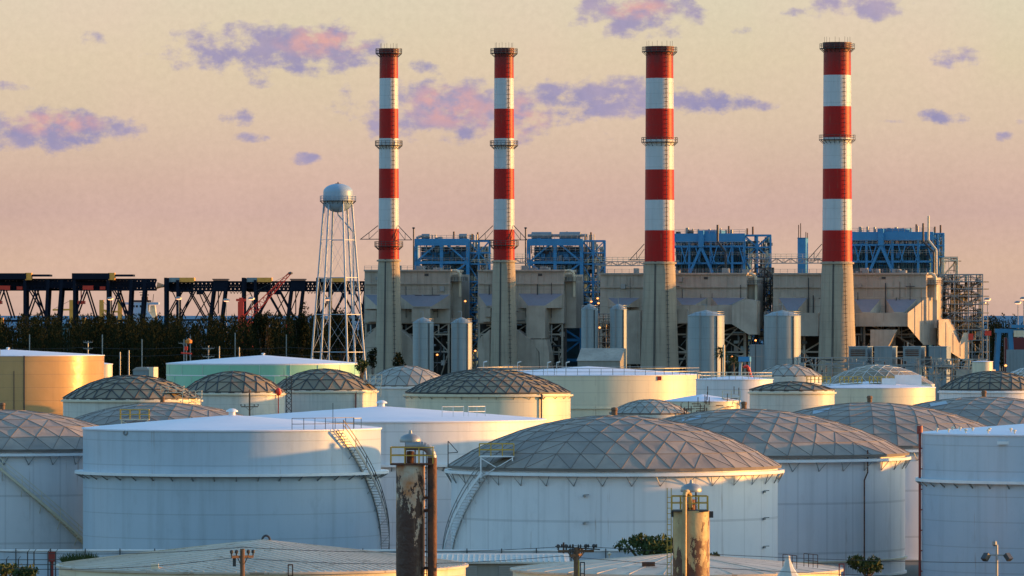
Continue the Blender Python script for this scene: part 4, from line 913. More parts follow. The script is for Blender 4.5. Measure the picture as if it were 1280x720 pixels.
# tall pipes by the boiler houses
for (px, yt, lab) in ((517, 284, 'thin black vent stack left of the blue boiler house by the water tower'), (657, 284, 'thin black vent stack beside the boiler house with the long drums')):
    u = U('vent_stack', lab, 'vent stack', px, 'thin black vent stacks', dz=40); b = MB(); b.bar((0,0,0),(0,0,u.z(yt)),.45,n=8); b.lathe([(.3,u.z(yt+2)),(.5,u.z(yt+1)),(.3,u.z(yt))],8); b.build('pipe', m_dark, u.root)
u = U('vent_stack', 'black cranked pipe climbing the blue boiler house right of the third chimney', 'vent stack', 896, 'cranked steam vents', dz=36)
b = MB(); b.tube([(u.x(897), 0, u.z(281)), (u.x(897), 0, u.z(302)), (u.x(907), 0, u.z(315)), (u.x(907), 0, 0)], .7, 8); b.build('pipe', m_dark, u.root)
u = U('vent_stack', 'pair of cranked steam pipes, one black one pale, on the rightmost boiler house', 'vent stack', 1158, 'cranked steam vents', dz=36)
b = MB(); b.tube([(u.x(1154), 0, u.z(279)), (u.x(1154), 0, u.z(302)), (u.x(1167), 0, u.z(315)), (u.x(1167), 0, 0)], .6, 8); b.build('black_pipe', m_dark, u.root)
b = MB(); b.tube([(u.x(1160), 1, u.z(270)), (u.x(1160), 1, u.z(300)), (u.x(1169.5), 1, u.z(312)), (u.x(1170.5), 1, 0)], .65, 10); b.build('pale_pipe', m_trimc, u.root)
# blue lift shaft
u = U('lift_shaft', 'narrow blue lift shaft topped by thin aerials, left of the rightmost chimney', 'tower', 1002, dz=34)
b = MB(); b.box(u.x(997), u.x(1007), 0, 4.5, 0, u.z(298)); b.build('shaft', m_blue, u.root)
b = MB(); b.box(u.x(996.7), u.x(1007.3), -.15, 4.7, u.z(298), u.z(297)); b.build('roof', m_blue2, u.root)
b = MB()
for (px, yt) in ((998.5, 281), (1001, 279), (1007.5, 290), (1009.5, 291)): b.mark(); b.bar((u.x(px, 1), 1, u.z(298)), (u.x(px, 1), 1, u.z(yt)), .22)
b.each('aerial', m_wood, u.root)
# walkway bridges
def bridge(label, xa, xb, yt, yb, dz=24, mr=m_grey):
    pc = (xa+xb)/2; u = U('walkway_bridge', label, 'bridge', pc, 'steel walkways linking the boiler houses', dz=dz)
    b = MB(); za, zb_ = u.z(yt), u.z(yb); X0, X1 = u.x(xa), u.x(xb)
    for y in (0, 2.2):
        b.bar((X0, y, za), (X1, y, za), .22); b.bar((X0, y, zb_), (X1, y, zb_), .26); n = max(2, int((X1-X0)/2))
        for k in range(n): x = X0+(X1-X0)*k/n; x2 = X0+(X1-X0)*(k+1)/n; b.bar((x, y, zb_), (x, y, za), .14); b.bar((x, y, zb_ if k % 2 else za), (x2, y, za if k % 2 else zb_), .14)
    b.build('truss', mr, u.root)
    b = MB(); b.rail([(X0, 0, za), (X1, 0, za)], 1.3, 1.6, .12); b.build('railing', m_trimc, u.root)
    b = MB(); b.box(X0, X1, .1, 2.1, za-.1, za); b.build('deck', m_grey, u.root)
    b = MB()
    for t in (.03, .97): x = X0+(X1-X0)*t; b.mark(); b.bar((x, 1, 0), (x, 1, zb_), .4)
    b.each('support', m_grey, u.root)
bridge('steel walkway between the drum topped boiler house and the third chimney', 745, 806, 327, 332)
bridge('steel walkway running from the third boiler house past the blue lift shaft', 936, 1030, 323, 329)
bridge('steel walkway joining the first boiler house to the second chimney', 606, 660, 323, 329)
# open steel stair towers and racks
def rack(label, pc, x0, x1, yt, levels, dz, depth=10, m=m_grey, n=90, mats=None, name='pipe_rack', nx=3, w=.32):
    u = U(name, label, 'steel structure', pc, 'open steel racks and stair towers', dz=dz)
    xs = [x0+(x1-x0)*k/(nx-1) for k in range(nx)]
    steelwork(u, xs, (0, depth/2, depth), [0]+levels+[yt], m, w)
    b = MB()
    for l in levels: b.box(u.x(x0), u.x(x1), .2, depth-.2, u.z(l)-.2, u.z(l)+.1); b.rail([(u.x(x0), .1, u.z(l)), (u.x(x1), .1, u.z(l))], 1.2, 1.7, .1)
    b.build('decks', m_dark, u.root)
    clutter(u, x0+1, x1-1, yt, levels[0], 1, depth-1, n, mats or (m_grey, m_dark, m_trimc), w=(.12, .45))
    return u
rack('open pipe rack of blue grey steel at the right end of the plant', 1202, 1176, 1228, 343, [440,425,412,401,391,380,370,361,352], 30, 14, m_box, 170, nx=4)
rack('slim stair tower between the third boiler house and the blue lift shaft', 953, 945, 967, 335, [440,420,405,392,380,368,357,346], 30, 8, m_dark, 70)
rack('yellow railed upper landing right of the rightmost boiler house', 1188, 1180, 1197, 322, [440,400,370,345,326], 40, 8, m_trimc, 20, nx=2)
rack('grey stair tower between the twin grey silos', 757, 748, 767, 392, [452,444,436,428,420,412,404,398], -55, 5, m_grey, 25, nx=3, w=.2)

# silos
def silo(label, px, rpx, yt, Z, group, rail=True):
    s_ = Z/F; r = rpx*s_; z = PZ(yt+4, Z); S_ = thing('silo', label, 'silo', (PX(px, Z), Z, 0), group)
    b = MB(); b.lathe([(r, 0), (r, z)], 48); b.build('shell', m_silo, S_, True)
    b = MB(); b.lathe([(r+.1, z), (r+.1, z+.1), (r*.6, z+1.0), (.3, z+1.6), (.01, z+1.65)], 40); b.build('roof', m_silo, S_, True)
    b = MB(); a = R(-20)
    for d in (-.02, .02): b.bar(circ(r+.25, a+d*6/r, 0), circ(r+.25, a+d*6/r, z+1), .12)
    for k in range(int(z/.8)): b.bar(circ(r+.25, a-.12/r, k*.8), circ(r+.25, a+.12/r, k*.8), .1)
    b.build('ladder', m_grey, S_)
    b = MB(); b.bar(circ(r+.15, R(33), 0), circ(r+.15, R(33), z), .25); b.build('downpipe', m_dark, S_)
    b = MB(); b.rail([circ(r-.05, 2*pi*k/20, z+.1) for k in range(21)], 1.1, 5, .08); b.bar((0,0,z+1.5),(0,0,z+3.4),.25); b.bar((0,0,z+3.4),(-1,0,z+3.2),.22); b.build('roof_railing', m_grey, S_)
    return S_
silo('slim pale silo, the one nearest the chimney by the water tower', 529, 13, 400, 1790, 'pale blue silos')
silo('slim pale silo standing just left of the second chimney', 577, 13, 400, 1790, 'pale blue silos')
silo('fat pale silo beside the palm, right of the third chimney', 882.5, 23, 391, 1790, 'pale blue silos')
silo('fat pale silo behind the pair of blue grey boxes', 978, 23, 391, 1815, 'pale blue silos')
silo('narrow dull silo left of the grey stair tower', 737, 10.5, 383, 1835, 'pale blue silos')
silo('narrow dull silo touching the left side of the third chimney', 773, 10.5, 383, 1835, 'pale blue silos')
# shed in front
u = U('shed', 'grey shed with long sloping roof at the foot of the twin grey silos', 'building', 752, dz=-95)
x0, x1 = u.x(722), u.x(775)
b = MB(); b.add([(x0,0,0),(x1,0,0),(x1,9,0),(x0,9,0),(x0,0,u.z(451)),(x1,0,u.z(451)),(x1,6,u.z(436)),(x0,6,u.z(436)),(x1,9,u.z(436)),(x0,9,u.z(436))], [(0,1,5,4),(1,2,8,6,5),(2,3,9,8),(3,0,4,7,9)]); b.build('wall', m_shed, u.root)
b = MB(); b.add([(x0-.2,-.3,u.z(451)),(x1+.2,-.3,u.z(451)),(x1+.2,6,u.z(435.4)),(x0-.2,6,u.z(435.4)),(x0-.2,9.2,u.z(435.4)),(x1+.2,9.2,u.z(435.4))], [(0,1,2,3),(3,2,5,4)]); b.build('roof', m_blk, u.root)
# boxes (filter housings)
def housing(label, pc, x0, x1, yt, side, dz, m=None, group='boxy filter housings before the plant', grille=False):
    u = U('filter_housing', label, 'housing', pc, group, dz=dz); X0, X1 = u.x(x0), u.x(x1); d = side*u.s/ST
    b = MB(); b.box(X0, X1, 0, d, 0, u.z(yt)); b.build('wall', m or m_box, u.root)
    b = MB(); b.box(X0-.12, X1+.12, -.12, d+.12, u.z(yt), u.z(yt)+.25); b.build('roof', m_silo, u.root)
    b = MB(); zz = u.z(yt+14); b.box(X0-.05, X1+.05, -.08, -.01, zz, zz+.25)
    for t in (.33, .66): b.box(X0+(X1-X0)*t-.08, X0+(X1-X0)*t+.08, -.06, -.005, 0, u.z(yt)-.1)
    b.build('trim', m_grey, u.root)
    if grille:
        b = MB()
        for k in range(4): b.box(X0+.6, X1-.6, -.2, -.09, u.z(yt+4+k*2.2), u.z(yt+3+k*2.2))
        b.build('louvres', m_rustd, u.root)
housing('blue grey box housing nearest the palm, its right side sunlit', 948, 937, 960, 432, 8, -70)
housing('blue grey box housing directly before the fat silo', 982, 969.5, 992, 432, 8, -70)
housing('louvred grey housing just right of the rightmost chimney foot', 1072, 1061, 1084, 434, 9, -60, m_box, grille=True)
housing('plain grey housing between the two louvred ones', 1105, 1093, 1115, 434, 9, -60, m_box)
housing('wide louvred housing with rust streaks under the sunlit wedge', 1140, 1129, 1151, 434, 8, -60, m_box, grille=True)
housing('plain blue grey housing below the tip of the sunlit wedge', 1172, 1161, 1183, 434, 8, -60, m_box)
u = U('pipe_yard', 'tangle of pipes and frames at the foot of the plant right of the housings', 'pipework', 1190, dz=-120)
b = MB(); b.box(u.x(1195), u.x(1240), 0, 6, 0, u.z(462)); b.build('plinth', m_blk, u.root)
steelwork(u, [1150, 1170, 1190, 1210, 1232], (0, 6), (0, 470, 458, 449), m_grey, .25); clutter(u, 1148, 1236, 449, 478, 0, 6, 110, (m_grey, m_trimc, m_dark), w=(.15, .4))
u = U('pipe_yard', 'low rail and pipe frame running before the rightmost chimney', 'pipework', 1040, dz=-120)
steelwork(u, [998, 1020, 1040, 1060, 1090, 1120, 1145], (0, 4), (0, 466, 456, 447), m_grey, .22); clutter(u, 1000, 1145, 448, 474, 0, 4, 90, (m_grey, m_silo, m_dark), w=(.12, .35))
# red arm and blue gantry
u = U('loading_arm', 'bright red bent loading arm before the blue grey housings', 'loading arm', 938, dz=-560); s_ = u.s
b = MB(); b.tube([(u.x(930), 0, u.z(459.5)), (u.x(932), 0, u.z(457.5)), (u.x(935.5), 0, u.z(459)), (u.x(938), 0, u.z(468)), (u.x(941.5), 0, u.z(476)), (u.x(941.5), 0, 0)], .62, 10); b.build('arm', m_brightred, u.root, True)
u = U('jib', 'small blue gantry with slanting leg behind the red arm', 'gantry', 930, dz=-500)
b = MB(); b.box(u.x(923), u.x(937), 0, 2, u.z(452), u.z(446)); b.build('beam', m_blue, u.root)
b = MB(); b.mark(); b.bar((u.x(925), 1, u.z(452)), (u.x(920), 1, 0), .6); b.mark(); b.bar((u.x(936), 1, u.z(452)), (u.x(937), 1, 0), .4); b.each('leg', m_tower, u.root)
# palms
def palm(label, px, Z, yt, sz):
    T = thing('palm_tree', label, 'tree', (PX(px, Z), Z, 0), 'fan palms beside the fat silo'); z = PZ(yt, Z)-sz*.5
    b = MB(); b.bar((0,0,0),(0,0,z),.5,n=8); b.build('trunk', m_bark, T); c = MB()
    for k in range(60):
        a = random.uniform(0, 2*pi); e = random.uniform(-.7, 1.3); L_ = sz*random.uniform(.75, 1.1); d = (cos(a)*cos(e), sin(a)*cos(e), sin(e))
        tip = (d[0]*L_, d[1]*L_, z+d[2]*L_-.2*L_)
        for j in range(7):
            o_ = (random.uniform(-.5,.5), random.uniform(-.5,.5), random.uniform(-.5,.5)); m_ = (d[0]*L_*.55, d[1]*L_*.55, z+d[2]*L_*.55)
            c.add([(m_[0]-.08, m_[1], m_[2]), (m_[0]+.08, m_[1], m_[2]+.05), (tip[0]+o_[0]*.9, tip[1]+o_[1]*.9, tip[2]+o_[2]*.9)], [(0,1,2)])
        c.bar((0,0,z), (d[0]*L_*.6, d[1]*L_*.6, z+d[2]*L_*.6), .06)
    c.build('fronds', m_leaf3, T)
palm('fan palm half hidden by the bare timber post', 902, 1600, 436, 2.2); palm('lower bushier fan palm between the bare timber post and the blue gantry', 917, 1590, 447, 2.2)
P_, hh_ = upole(905, 431, 1560, 'bare pale timber post standing in front of the palms', [], group=None, w=.5, mpole=m_trimc, name='timber_post')
tree('sunlit yellow green shrub at the right end of the green tank', 452, 1480, 449, 20, m_leaf2, n=700, size=.45, ybot=468, lobes=7)
tree('dark slim tree at the left foot of the first chimney', 466, 1830, 432, 14, m_leaf, n=600, size=.6, ybot=468, lobes=7)
tree('dark slim tree at the right foot of the first chimney', 500, 1840, 440, 18, m_leaf, n=600, size=.6, ybot=468, lobes=7)
tree('tall ragged pine rising above the wood beside the water tower', 376, 2070, 377, 22, m_leaf, n=3800, size=.6, ybot=455, lobes=26, name='pine_tree')
tree('dense tall pine showing between the legs of the water tower', 428, 2075, 382, 30, m_leaf, n=4800, size=.6, ybot=455, lobes=26, name='pine_tree')
tree('broad dark pine standing in front of the red harbour crane', 330, 2065, 384, 34, m_leaf, n=4800, size=.6, ybot=455, lobes=26, name='pine_tree')

# ------------------------------------------------------------------ water tower
Zt = 1760; st = Zt/F; WT = thing('water_tower', 'pale blue water tower on tall braced legs left of the chimneys', 'water tower', (PX(422.5, Zt), Zt, 0))
zz = lambda y: PZ(y, Zt); r = 18.5*st
b = MB(); prof = [(.01, zz(265.5))]
for k in range(1, 9): a = pi/2*k/8; prof.append((r*sin(a), zz(251)-(zz(251)-zz(265.5))*cos(a)))
prof += [(r, zz(240))]
for k in range(1, 9): a = pi/2*k/8; prof.append((r*cos(a)+.001, zz(240)+(zz(229.5)-zz(240))*sin(a)))
b.lathe(prof, 48); b.build('bowl', m_tower, WT, True)
ring_platform(WT, r, zz(251.5), .9, m_tower, 'catwalk')
b = MB(); b.bar((0,0,zz(230)),(0,0,zz(227.5)),.3); b.lathe([(.8,zz(230.2)),(.8,zz(229.3)),(.01,zz(229))],12); b.build('finial', m_dark, WT)
legs = []; b = MB(); rb_, rt_ = 33.5*st*(516-250)/(447-250)*.93+.3, 17.3*st
rleg = lambda z: (17.3+(33.3-17.3)*(((HOR-(z-H)*-1/st*-1) if 0 else (HOR+(H-z)/st))-250)/(447-250))*st
for k in range(6):
    a = R(22+60*k); b = MB(); b.bar(circ(rleg(zz(250)), a, zz(250)), circ(rleg(0), a, 0), .56, n=10); b.build('leg', m_tower, WT)
b = MB()
lv = [zz(y) for y in (300, 347, 393, 440)]; allv = [zz(254)]+lv+[0]
for z in lv:
    for k in range(6): b.bar(circ(rleg(z), R(22+60*k), z), circ(rleg(z), R(82+60*k), z), .17)
b.build('struts', m_tower, WT); b = MB()
for z0_, z1_ in zip(allv[:-1], allv[1:]):
    for k in range(6):
        a, c = R(22+60*k), R(82+60*k); b.bar(circ(rleg(z0_), a, z0_), circ(rleg(z1_), c, z1_), .05); b.bar(circ(rleg(z0_), c, z0_), circ(rleg(z1_), a, z1_), .05)
b.build('tie_rods', m_tower, WT)
b = MB(); b.tube([(0,0,zz(264)), (0,0,zz(268)), (4.2,-1,zz(290)), (4.6,-1,0)], .4, 8); b.build('riser_pipe', m_tower, WT)

# ------------------------------------------------------------------ port
Zp = 3000; sp_ = Zp/F
def pz(y): return PZ(y, Zp)
CGr = 'low profile container cranes in the port'
def truss(b, x0, x1, z0, z1, y, w, pitch):
    for z in (z0, z1): b.bar((x0, y, z), (x1, y, z), w)
    n = max(2, int((x1-x0)/pitch))
    for k in range(n):
        a, c = x0+(x1-x0)*k/n, x0+(x1-x0)*(k+1)/n; b.bar((a, y, z0), (a, y, z1), w*.6); b.bar((a, y, z0), (c, y, z1), w*.5); b.bar((a, y, z1), (c, y, z0), w*.5)
def craneA(label, px):
    X = lambda p: (p-91)*sp_
    T = thing('container_crane', label, 'crane', (PX(px, Zp), Zp, 0), CGr)
    for y in (0, 18):
        for p in (93, 135):
            b = MB(); b.bar((X(p), y, 0), (X(p), y, pz(343)), 1.35); b.build('leg', m_crane, T)
        for (a, c) in ((164, 158), (181, 172)):
            b = MB(); b.bar((X(a), y, pz(350)), (X(c), y, 0), 1.35); b.build('leg', m_crane, T)
        b = MB(); b.bar((X(106), y, pz(362)), (X(95), y, pz(392)), .7); b.bar((X(108), y, pz(362)), (X(119), y, pz(398)), .7); b.bar((X(149), y, pz(362)), (X(137), y, pz(396)), .7); b.bar((X(147), y, pz(362)), (X(158), y, pz(398)), .8); b.bar((X(140), y, pz(362)), (X(158), y, pz(392)), .6)
        b.bar((X(93), y, pz(401)), (X(158), y, pz(401)), 1.0); b.build('braces', m_crane, T)
    b = MB(); b.mark(); b.box(X(90), X(137), -1.2, 19.2, pz(349), pz(341.5)); b.mark(); b.box(X(137.5), X(166), 0, 18, pz(345.5), pz(343)); b.each('portal_beam', m_crane, T)
    b = MB()
    for y in (5, 12): truss(b, X(60), X(194), pz(362), pz(349.5), y, 1.0, 1.6)
    truss(b, X(92), X(168), pz(361), pz(352), 8.5, .8, 2.3); b.build('boom', m_crane, T)
    b = MB(); b.box(X(135.5), X(143.5), -1, 6, pz(350), pz(341)); b.build('machinery_house', m_yelc, T)  # the sun's orange on this house is put into its colour
    b = MB(); b.mark(); b.box(X(103), X(116), 2, 14, pz(362.5), pz(357)); b.mark(); b.box(X(124), X(131), 4, 10, pz(362), pz(358)); b.each('trolley', m_brightred, T)
    b = MB()
    for k in range(10): x = X(195+k*1.1); b.bar((x, 6, pz(361-k*.4)), (x+.3, 10, pz(353+k*.4)), .3)
    b.bar((X(194),5,pz(360)),(X(206),7,pz(358)),.5); b.build('boom_tip', m_orange, T)
    b = MB(); b.bar((X(100), 8, pz(362)), (X(100), 8, pz(380)), .5); b.box(X(96), X(105), 5, 11, pz(380), pz(376)); b.build('cab', m_brightred, T)
    return T
A1 = craneA('navy container crane with red trolley left of the white ship', 91)
A2 = copy_tree(A1); A2.location.x = PX(-13, Zp); A2['label'] = 'navy container crane cut by the left edge of the picture'
def craneB(label, px):
    X = lambda p: (p-205)*sp_
    T = thing('container_crane', label, 'crane', (PX(px, Zp), Zp, 0), CGr)
    for y in (0, 18):
        b = MB(); b.bar((X(207), y, 0), (X(207), y, pz(347)), 1.3); b.build('leg', m_crane, T)
        b = MB(); b.bar((X(222), y, 0), (X(222), y, pz(350)), 1.3); b.build('leg', m_crane, T)
        for (a, c) in ((267, 254), (281.5, 269)):
            b = MB(); b.bar((X(a), y, pz(360)), (X(c), y, 0), 1.15); b.build('leg', m_crane, T)
        b = MB(); b.bar((X(227), y, pz(362)), (X(208), y, pz(396)), .6); b.bar((X(243), y, pz(362)), (X(224), y, pz(396)), .6); b.bar((X(235), y, pz(362)), (X(255), y, pz(397)), .6); b.bar((X(251), y, pz(362)), (X(269), y, pz(396)), .6)
        b.bar((X(207), y, pz(400)), (X(262), y, pz(400)), .8); b.build('braces', m_crane, T)
    b = MB()
    for y in (5, 12): truss(b, X(208), X(316), pz(363), pz(352.5), y, .9, 1.9)
    b.box(X(212), X(240), 6, 11, pz(365), pz(354)); b.build('boom', m_crane, T)
    b = MB(); b.mark(); b.box(X(205), X(211), 0, 18, pz(364), pz(348)); b.mark(); b.box(X(266), X(284), 3, 15, pz(364), pz(350)); b.box(X(265), X(285), 2, 16, pz(349.6), pz(348.4)); b.each('portal_beam', m_crane, T)
    b = MB(); b.box(X(211.2), X(224), 1, 14, pz(352.5), pz(347)); b.build('electrical_room', m_box, T)
    b = MB(); b.box(X(224.2), X(242.5), 1, 14, pz(352.5), pz(347)); b.build('machinery_house', m_yelc, T)  # orange sunlight on the house painted in as base colour
    b = MB(); b.box(X(245), X(253), 5, 11, pz(368), pz(363.5)); b.build('trolley', m_crane, T); b = MB(); b.bar((X(272), 8, pz(364)), (X(272), 8, pz(392)), .5)
    for (a, c) in ((213, 231), (238, 226), (246, 262), (262, 243), (275, 262)): b.bar((X(a), 16, pz(364)), (X(c), 10, pz(398)), .35)
    for k in range(5): b.bar((X(286+k*4), 8, pz(363)), (X(288+k*4), 8, pz(367)), .25); b.bar((X(288+k*4), 8, pz(367)), (X(290+k*4), 8, pz(363)), .25)
    b.build('hoist_lines', m_crane, T)
    return T
B1_ = craneB('dark container crane just right of the white ship', 205)
for (p, lab) in ((302, 'dark container crane behind the red harbour crane'), (395, 'dark container crane seen through the water tower legs')):
    c = copy_tree(B1_); c.location.x = PX(p, Zp); c['label'] = lab
# red mobile harbour crane
Zr = 2700; sr = Zr/F; T = thing('harbour_crane', 'bright red mobile harbour crane with raised lattice jib', 'crane', (PX(301, Zr), Zr, 0)); X = lambda p: (p-301)*sr; z_ = lambda y: PZ(y, Zr)
b = MB(); b.box(-1.2, 1.2, -1.2, 1.2, 3, z_(377)); b.bar((-2, 0, z_(375)), (2, 0, z_(375)), 1.0); b.box(-.7, .7, -.7, .7, z_(377), z_(372)); b.build('mast', m_brightred, T)
b = MB(); P0, P1_ = (X(305), 0, z_(401)), (X(362), 0, z_(342))
for (o1, o2) in ((1.1, 1), (-1.1, 1), (1.1, -1), (-1.1, -1)): b.bar((P0[0]-o1, o2*1.2, P0[2]+o1), (P1_[0]-o1*.3, o2*.3, P1_[2]+o1*.3), .38)
for k in range(24):
    t, t2 = k/24, (k+1)/24; f = lambda t, o: (P0[0]+(P1_[0]-P0[0])*t-o*(1-.7*t), -1.1*(1-.7*t), P0[2]+(P1_[2]-P0[2])*t+o*(1-.7*t)); b.bar(f(t, 1.1 if k % 2 else -1.1), f(t2, -1.1 if k % 2 else 1.1), .25)
b.build('jib', m_brightred, T); b = MB(); b.lathe([(.01,z_(343.4)),(1.0,z_(342.4)),(1.0,z_(340.6)),(.01,z_(339.5))],10,X(363)); b.build('jib_head', m_dark, T)
b = MB(); b.bar((0,0,z_(373)),(X(362),0,z_(342.5)),.12); b.build('stay_cable', m_dark, T)
b = MB(); b.box(X(298), X(315), -3, 3, 0, 3); b.box(X(307), X(316), -2, 2, 3, z_(402)); b.build('carriage', m_brightred, T)
# ship
Zs = 3250; ss = Zs/F; T = thing('cargo_ship', 'white and pale blue ship bridge with sunlit funnel behind the pines', 'ship', (PX(180, Zs), Zs, -.3)); X = lambda p: (p-180)*ss; z_ = lambda y: PZ(y, Zs)
b = MB(); b.prism([(X(50), 1), (X(222), 1), (X(226), z_(403)), (X(52), z_(404))], -9, 9); b.build('hull', m_teal, T)
b = MB(); b.prism([(X(166), z_(404)), (X(195), z_(404)), (X(195), z_(400)), (X(186), z_(388)), (X(186), z_(377)), (X(166), z_(377))], -8, 8); b.build('superstructure', m_ship, T)
b = MB(); b.box(X(155), X(199), -7, 7, z_(380), z_(377.2)); b.build('bridge_wing', m_ship, T); b = MB(); b.box(X(166), X(188), -8.3, 8.3, z_(376.8), z_(374.5)); b.build('monkey_island', m_crane, T)
for k, px in enumerate((168, 172, 177, 182)):
    b = MB(); b.box(X(px-1.2), X(px+1.5), -8.1, -7.95, z_(383.5), z_(380.8)); b.build('window', m_glass, T)
for px in (168.5, 171.5, 176, 178, 184): b = MB(); b.box(X(px-.4), X(px+.4), -8.1, -7.96, z_(392), z_(391)); b.build('porthole', m_glass, T)
b = MB(); b.prism([(X(187), z_(401)), (X(197), z_(401)), (X(194), z_(381)), (X(189), z_(381))], -5, 3); b.build('funnel', m_trimc, T)
b = MB(); b.bar((X(180),0,z_(375)),(X(180),0,z_(363)),.9); b.bar((X(175),0,z_(368)),(X(186),0,z_(368)),.5); b.box(X(177),X(185),-2,2,z_(374.5),z_(370)); b.bar((X(191),0,z_(377)),(X(192),0,z_(367)),.3); b.bar((X(174),0,z_(365)),(X(183),0,z_(364)),.3); b.build('mast', m_wood, T)
# yellow ship cranes
def shipcrane(label, px, xb, yb, yt=375):
    T = thing('ship_crane', label, 'crane', (PX(px, 3240), 3240, z_(404)), 'yellow ship cranes'); s_ = 3240/F; base = z_(404)
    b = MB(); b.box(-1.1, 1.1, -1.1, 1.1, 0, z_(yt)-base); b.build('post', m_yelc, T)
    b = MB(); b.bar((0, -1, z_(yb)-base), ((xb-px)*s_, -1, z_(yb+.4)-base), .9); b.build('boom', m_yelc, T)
    b = MB(); b.bar((0, -1, z_(yt)-base), ((xb-px)*s_, -1, z_(yb)-base), .16); b.build('topping_wire', m_dark, T)
shipcrane('yellow ship crane whose boom points left behind the cranes', 89.5, 66, 387); shipcrane('yellow ship crane post just left of the leaning crane leg', 127, 140, 388); shipcrane('yellow ship crane nearest the white ship bridge', 150, 131, 389.5)
# containers and vehicles glimpsed beyond the pines
for (px, y, w_, h_, m, lab) in ((346,404,9,5,m_orange,'orange container beyond the pines right of the red crane'), (360,404,5,5,m_brightred,'red container right of the orange one beyond the pines'), (105,399,5,4,m_yelc,'yellow container behind the wood under the navy crane'), (2,399,5,4,m_yelc,'yellow container at the far left edge beyond the wood'),
        (414,403,7,3.5,m_orange,'orange container between the water tower legs'), (390,406,5,4,m_red,'dark red container left of the water tower')):
    s_ = 2650/F; b = MB(); zt = PZ(y-h_/2, 2650); x = w_*s_/2
    b.box(-x, x, -1.2, 1.2, zt-2.6, zt); 
    for k in range(9): xx = -x+2*x*(k+.5)/9; b.box(xx-.06, xx+.06, -1.28, -1.2, zt-2.5, zt-.1)
    b.box(-x, x, -1.21, 1.21, 0, zt-2.7); o = b.build('container', m); o.location = (PX(px, 2650), 2650, 0); o['label'] = lab; o['category'] = 'container'; o['group'] = 'containers stacked in the port'
# lamp masts
def lamp_mast(label, px, yt, Z, group='lit lamp masts', k=1.0, m=None):
    T = thing('lamp_mast', label, 'light pole', (PX(px, Z), Z, 0), group); z = PZ(yt, Z)
    b = MB(); b.bar((0,0,0),(0,0,z),.35,n=8); b.build('post', m_grey, T)
    b = MB(); b.lathe([(.01, z), (1.5*k, z+.05), (1.5*k, z+.55), (.8*k, z+.95), (.01, z+1)], 12); b.build('hood', m_grey, T)
    b = MB(); b.lathe([(.01, z-.5), (.9*k, z-.35), (1.25*k, z-.02), (.01, z-.01)], 12); b.build('lamp', m or m_lampw, T)
for (px, y, Z, lab) in ((283,376,2850,'lit lamp mast left of the red harbour crane'), (314.5,374,2850,'lit lamp mast right behind the red crane mast'), (138,374,2850,'lit lamp mast beside the navy crane leg left of the ship'), (223.5,373.5,2850,'pink lit lamp mast in front of the dark crane right of the ship'), (410,374.5,2850,'lit lamp mast seen between the water tower legs'),
        (1234.5,375,2700,'lit lamp mast standing nearest the open pipe rack'), (1229,379.5,2900,'lower lit lamp mast touching the right edge of the pipe rack'), (1272.5,379,2700,'lit lamp mast left of the last one at the right edge'), (1279.5,374,2600,'lit lamp mast cut by the right edge')):
    lamp_mast(lab, px, y, Z, k=1.0)
def bulkhead(label, px, y, Z):
    T = thing('work_light', label, 'lamp', (PX(px, Z), Z, 0), 'orange work lights on the plant'); z = PZ(y, Z)
    b = MB(); b.bar((0,.5,0),(0,.5,z+.4),.18); b.build('post', m_dark, T)
    b = MB(); b.lathe([(.01,z-.28),(.3,z-.12),(.3,z+.12),(.01,z+.28)],10); b.build('lamp', m_lamp, T)
for (px, y, Z, lab) in ((546.5,443.5,1800,'orange work light right of the first slim silo'), (594,438.5,1800,'orange work light right of the second slim silo'), (581.5,376.5,1850,'orange work light high on the first boiler house'), (749.5,409.5,1828,'orange work light halfway up the grey stair tower'), (747,373,1850,'brightest work light above the twin grey silos'),
        (739,377,1850,'work light above the left one of the twin grey silos'), (748,379,1848,'work light just below the brightest one'), (944.5,425.5,1800,'orange work light above the left blue grey housing'), (915,446,1700,'orange work light among the palms'), (1257,457,1500,'orange work light under the blue portal')):
    bulkhead(lab, px, y, Z)
# right edge: blue portal crane, signs, boards
Zb = 1900; sb = Zb/F; T = thing('portal_crane', 'blue portal frame with splayed legs at the right edge', 'gantry', (PX(1262, Zb), Zb, 0)); X = lambda p: (p-1262)*sb; zb_ = lambda y: PZ(y, Zb)
b = MB(); b.box(X(1244), X(1300), 0, 5, zb_(416), zb_(411)); b.box(X(1264), X(1300), -1, 6, zb_(410), zb_(406)); b.build('beam', m_blue2, T)
for (a, c, y) in ((1249, 1243, 0), (1263, 1269, 0), (1249, 1243, 5), (1263, 1269, 5)): b = MB(); b.bar((X(a), y+.4, zb_(416)), (X(c), y+.4, 0), 1.3); b.build('leg', m_blue2, T)
b = MB(); b.box(X(1267), X(1300), -.6, -.2, zb_(421), zb_(413)); b.build('cream_panel', m_cream, T)
b = MB(); b.box(-5, 5, -2, 2, 0, PZ(422, 1950)); o = b.build('container', m_maroon); o.location = (PX(1276, 1950), 1950, 0); o['label'] = 'maroon container stack under the blue portal'; o['category'] = 'container'
b = MB(); b.box(-4, 4, 0, .8, 0, PZ(437, 1700)); 
for k in range(9): b.box(-4+k*.9, -3.9+k*.9, -.1, -.01, 0, PZ(437.5, 1700))
o = b.build('screen_wall', m_box); o.location = (PX(1277, 1700), 1700, 0); o['label'] = 'blue grey screen wall below the maroon containers'; o['category'] = 'wall'
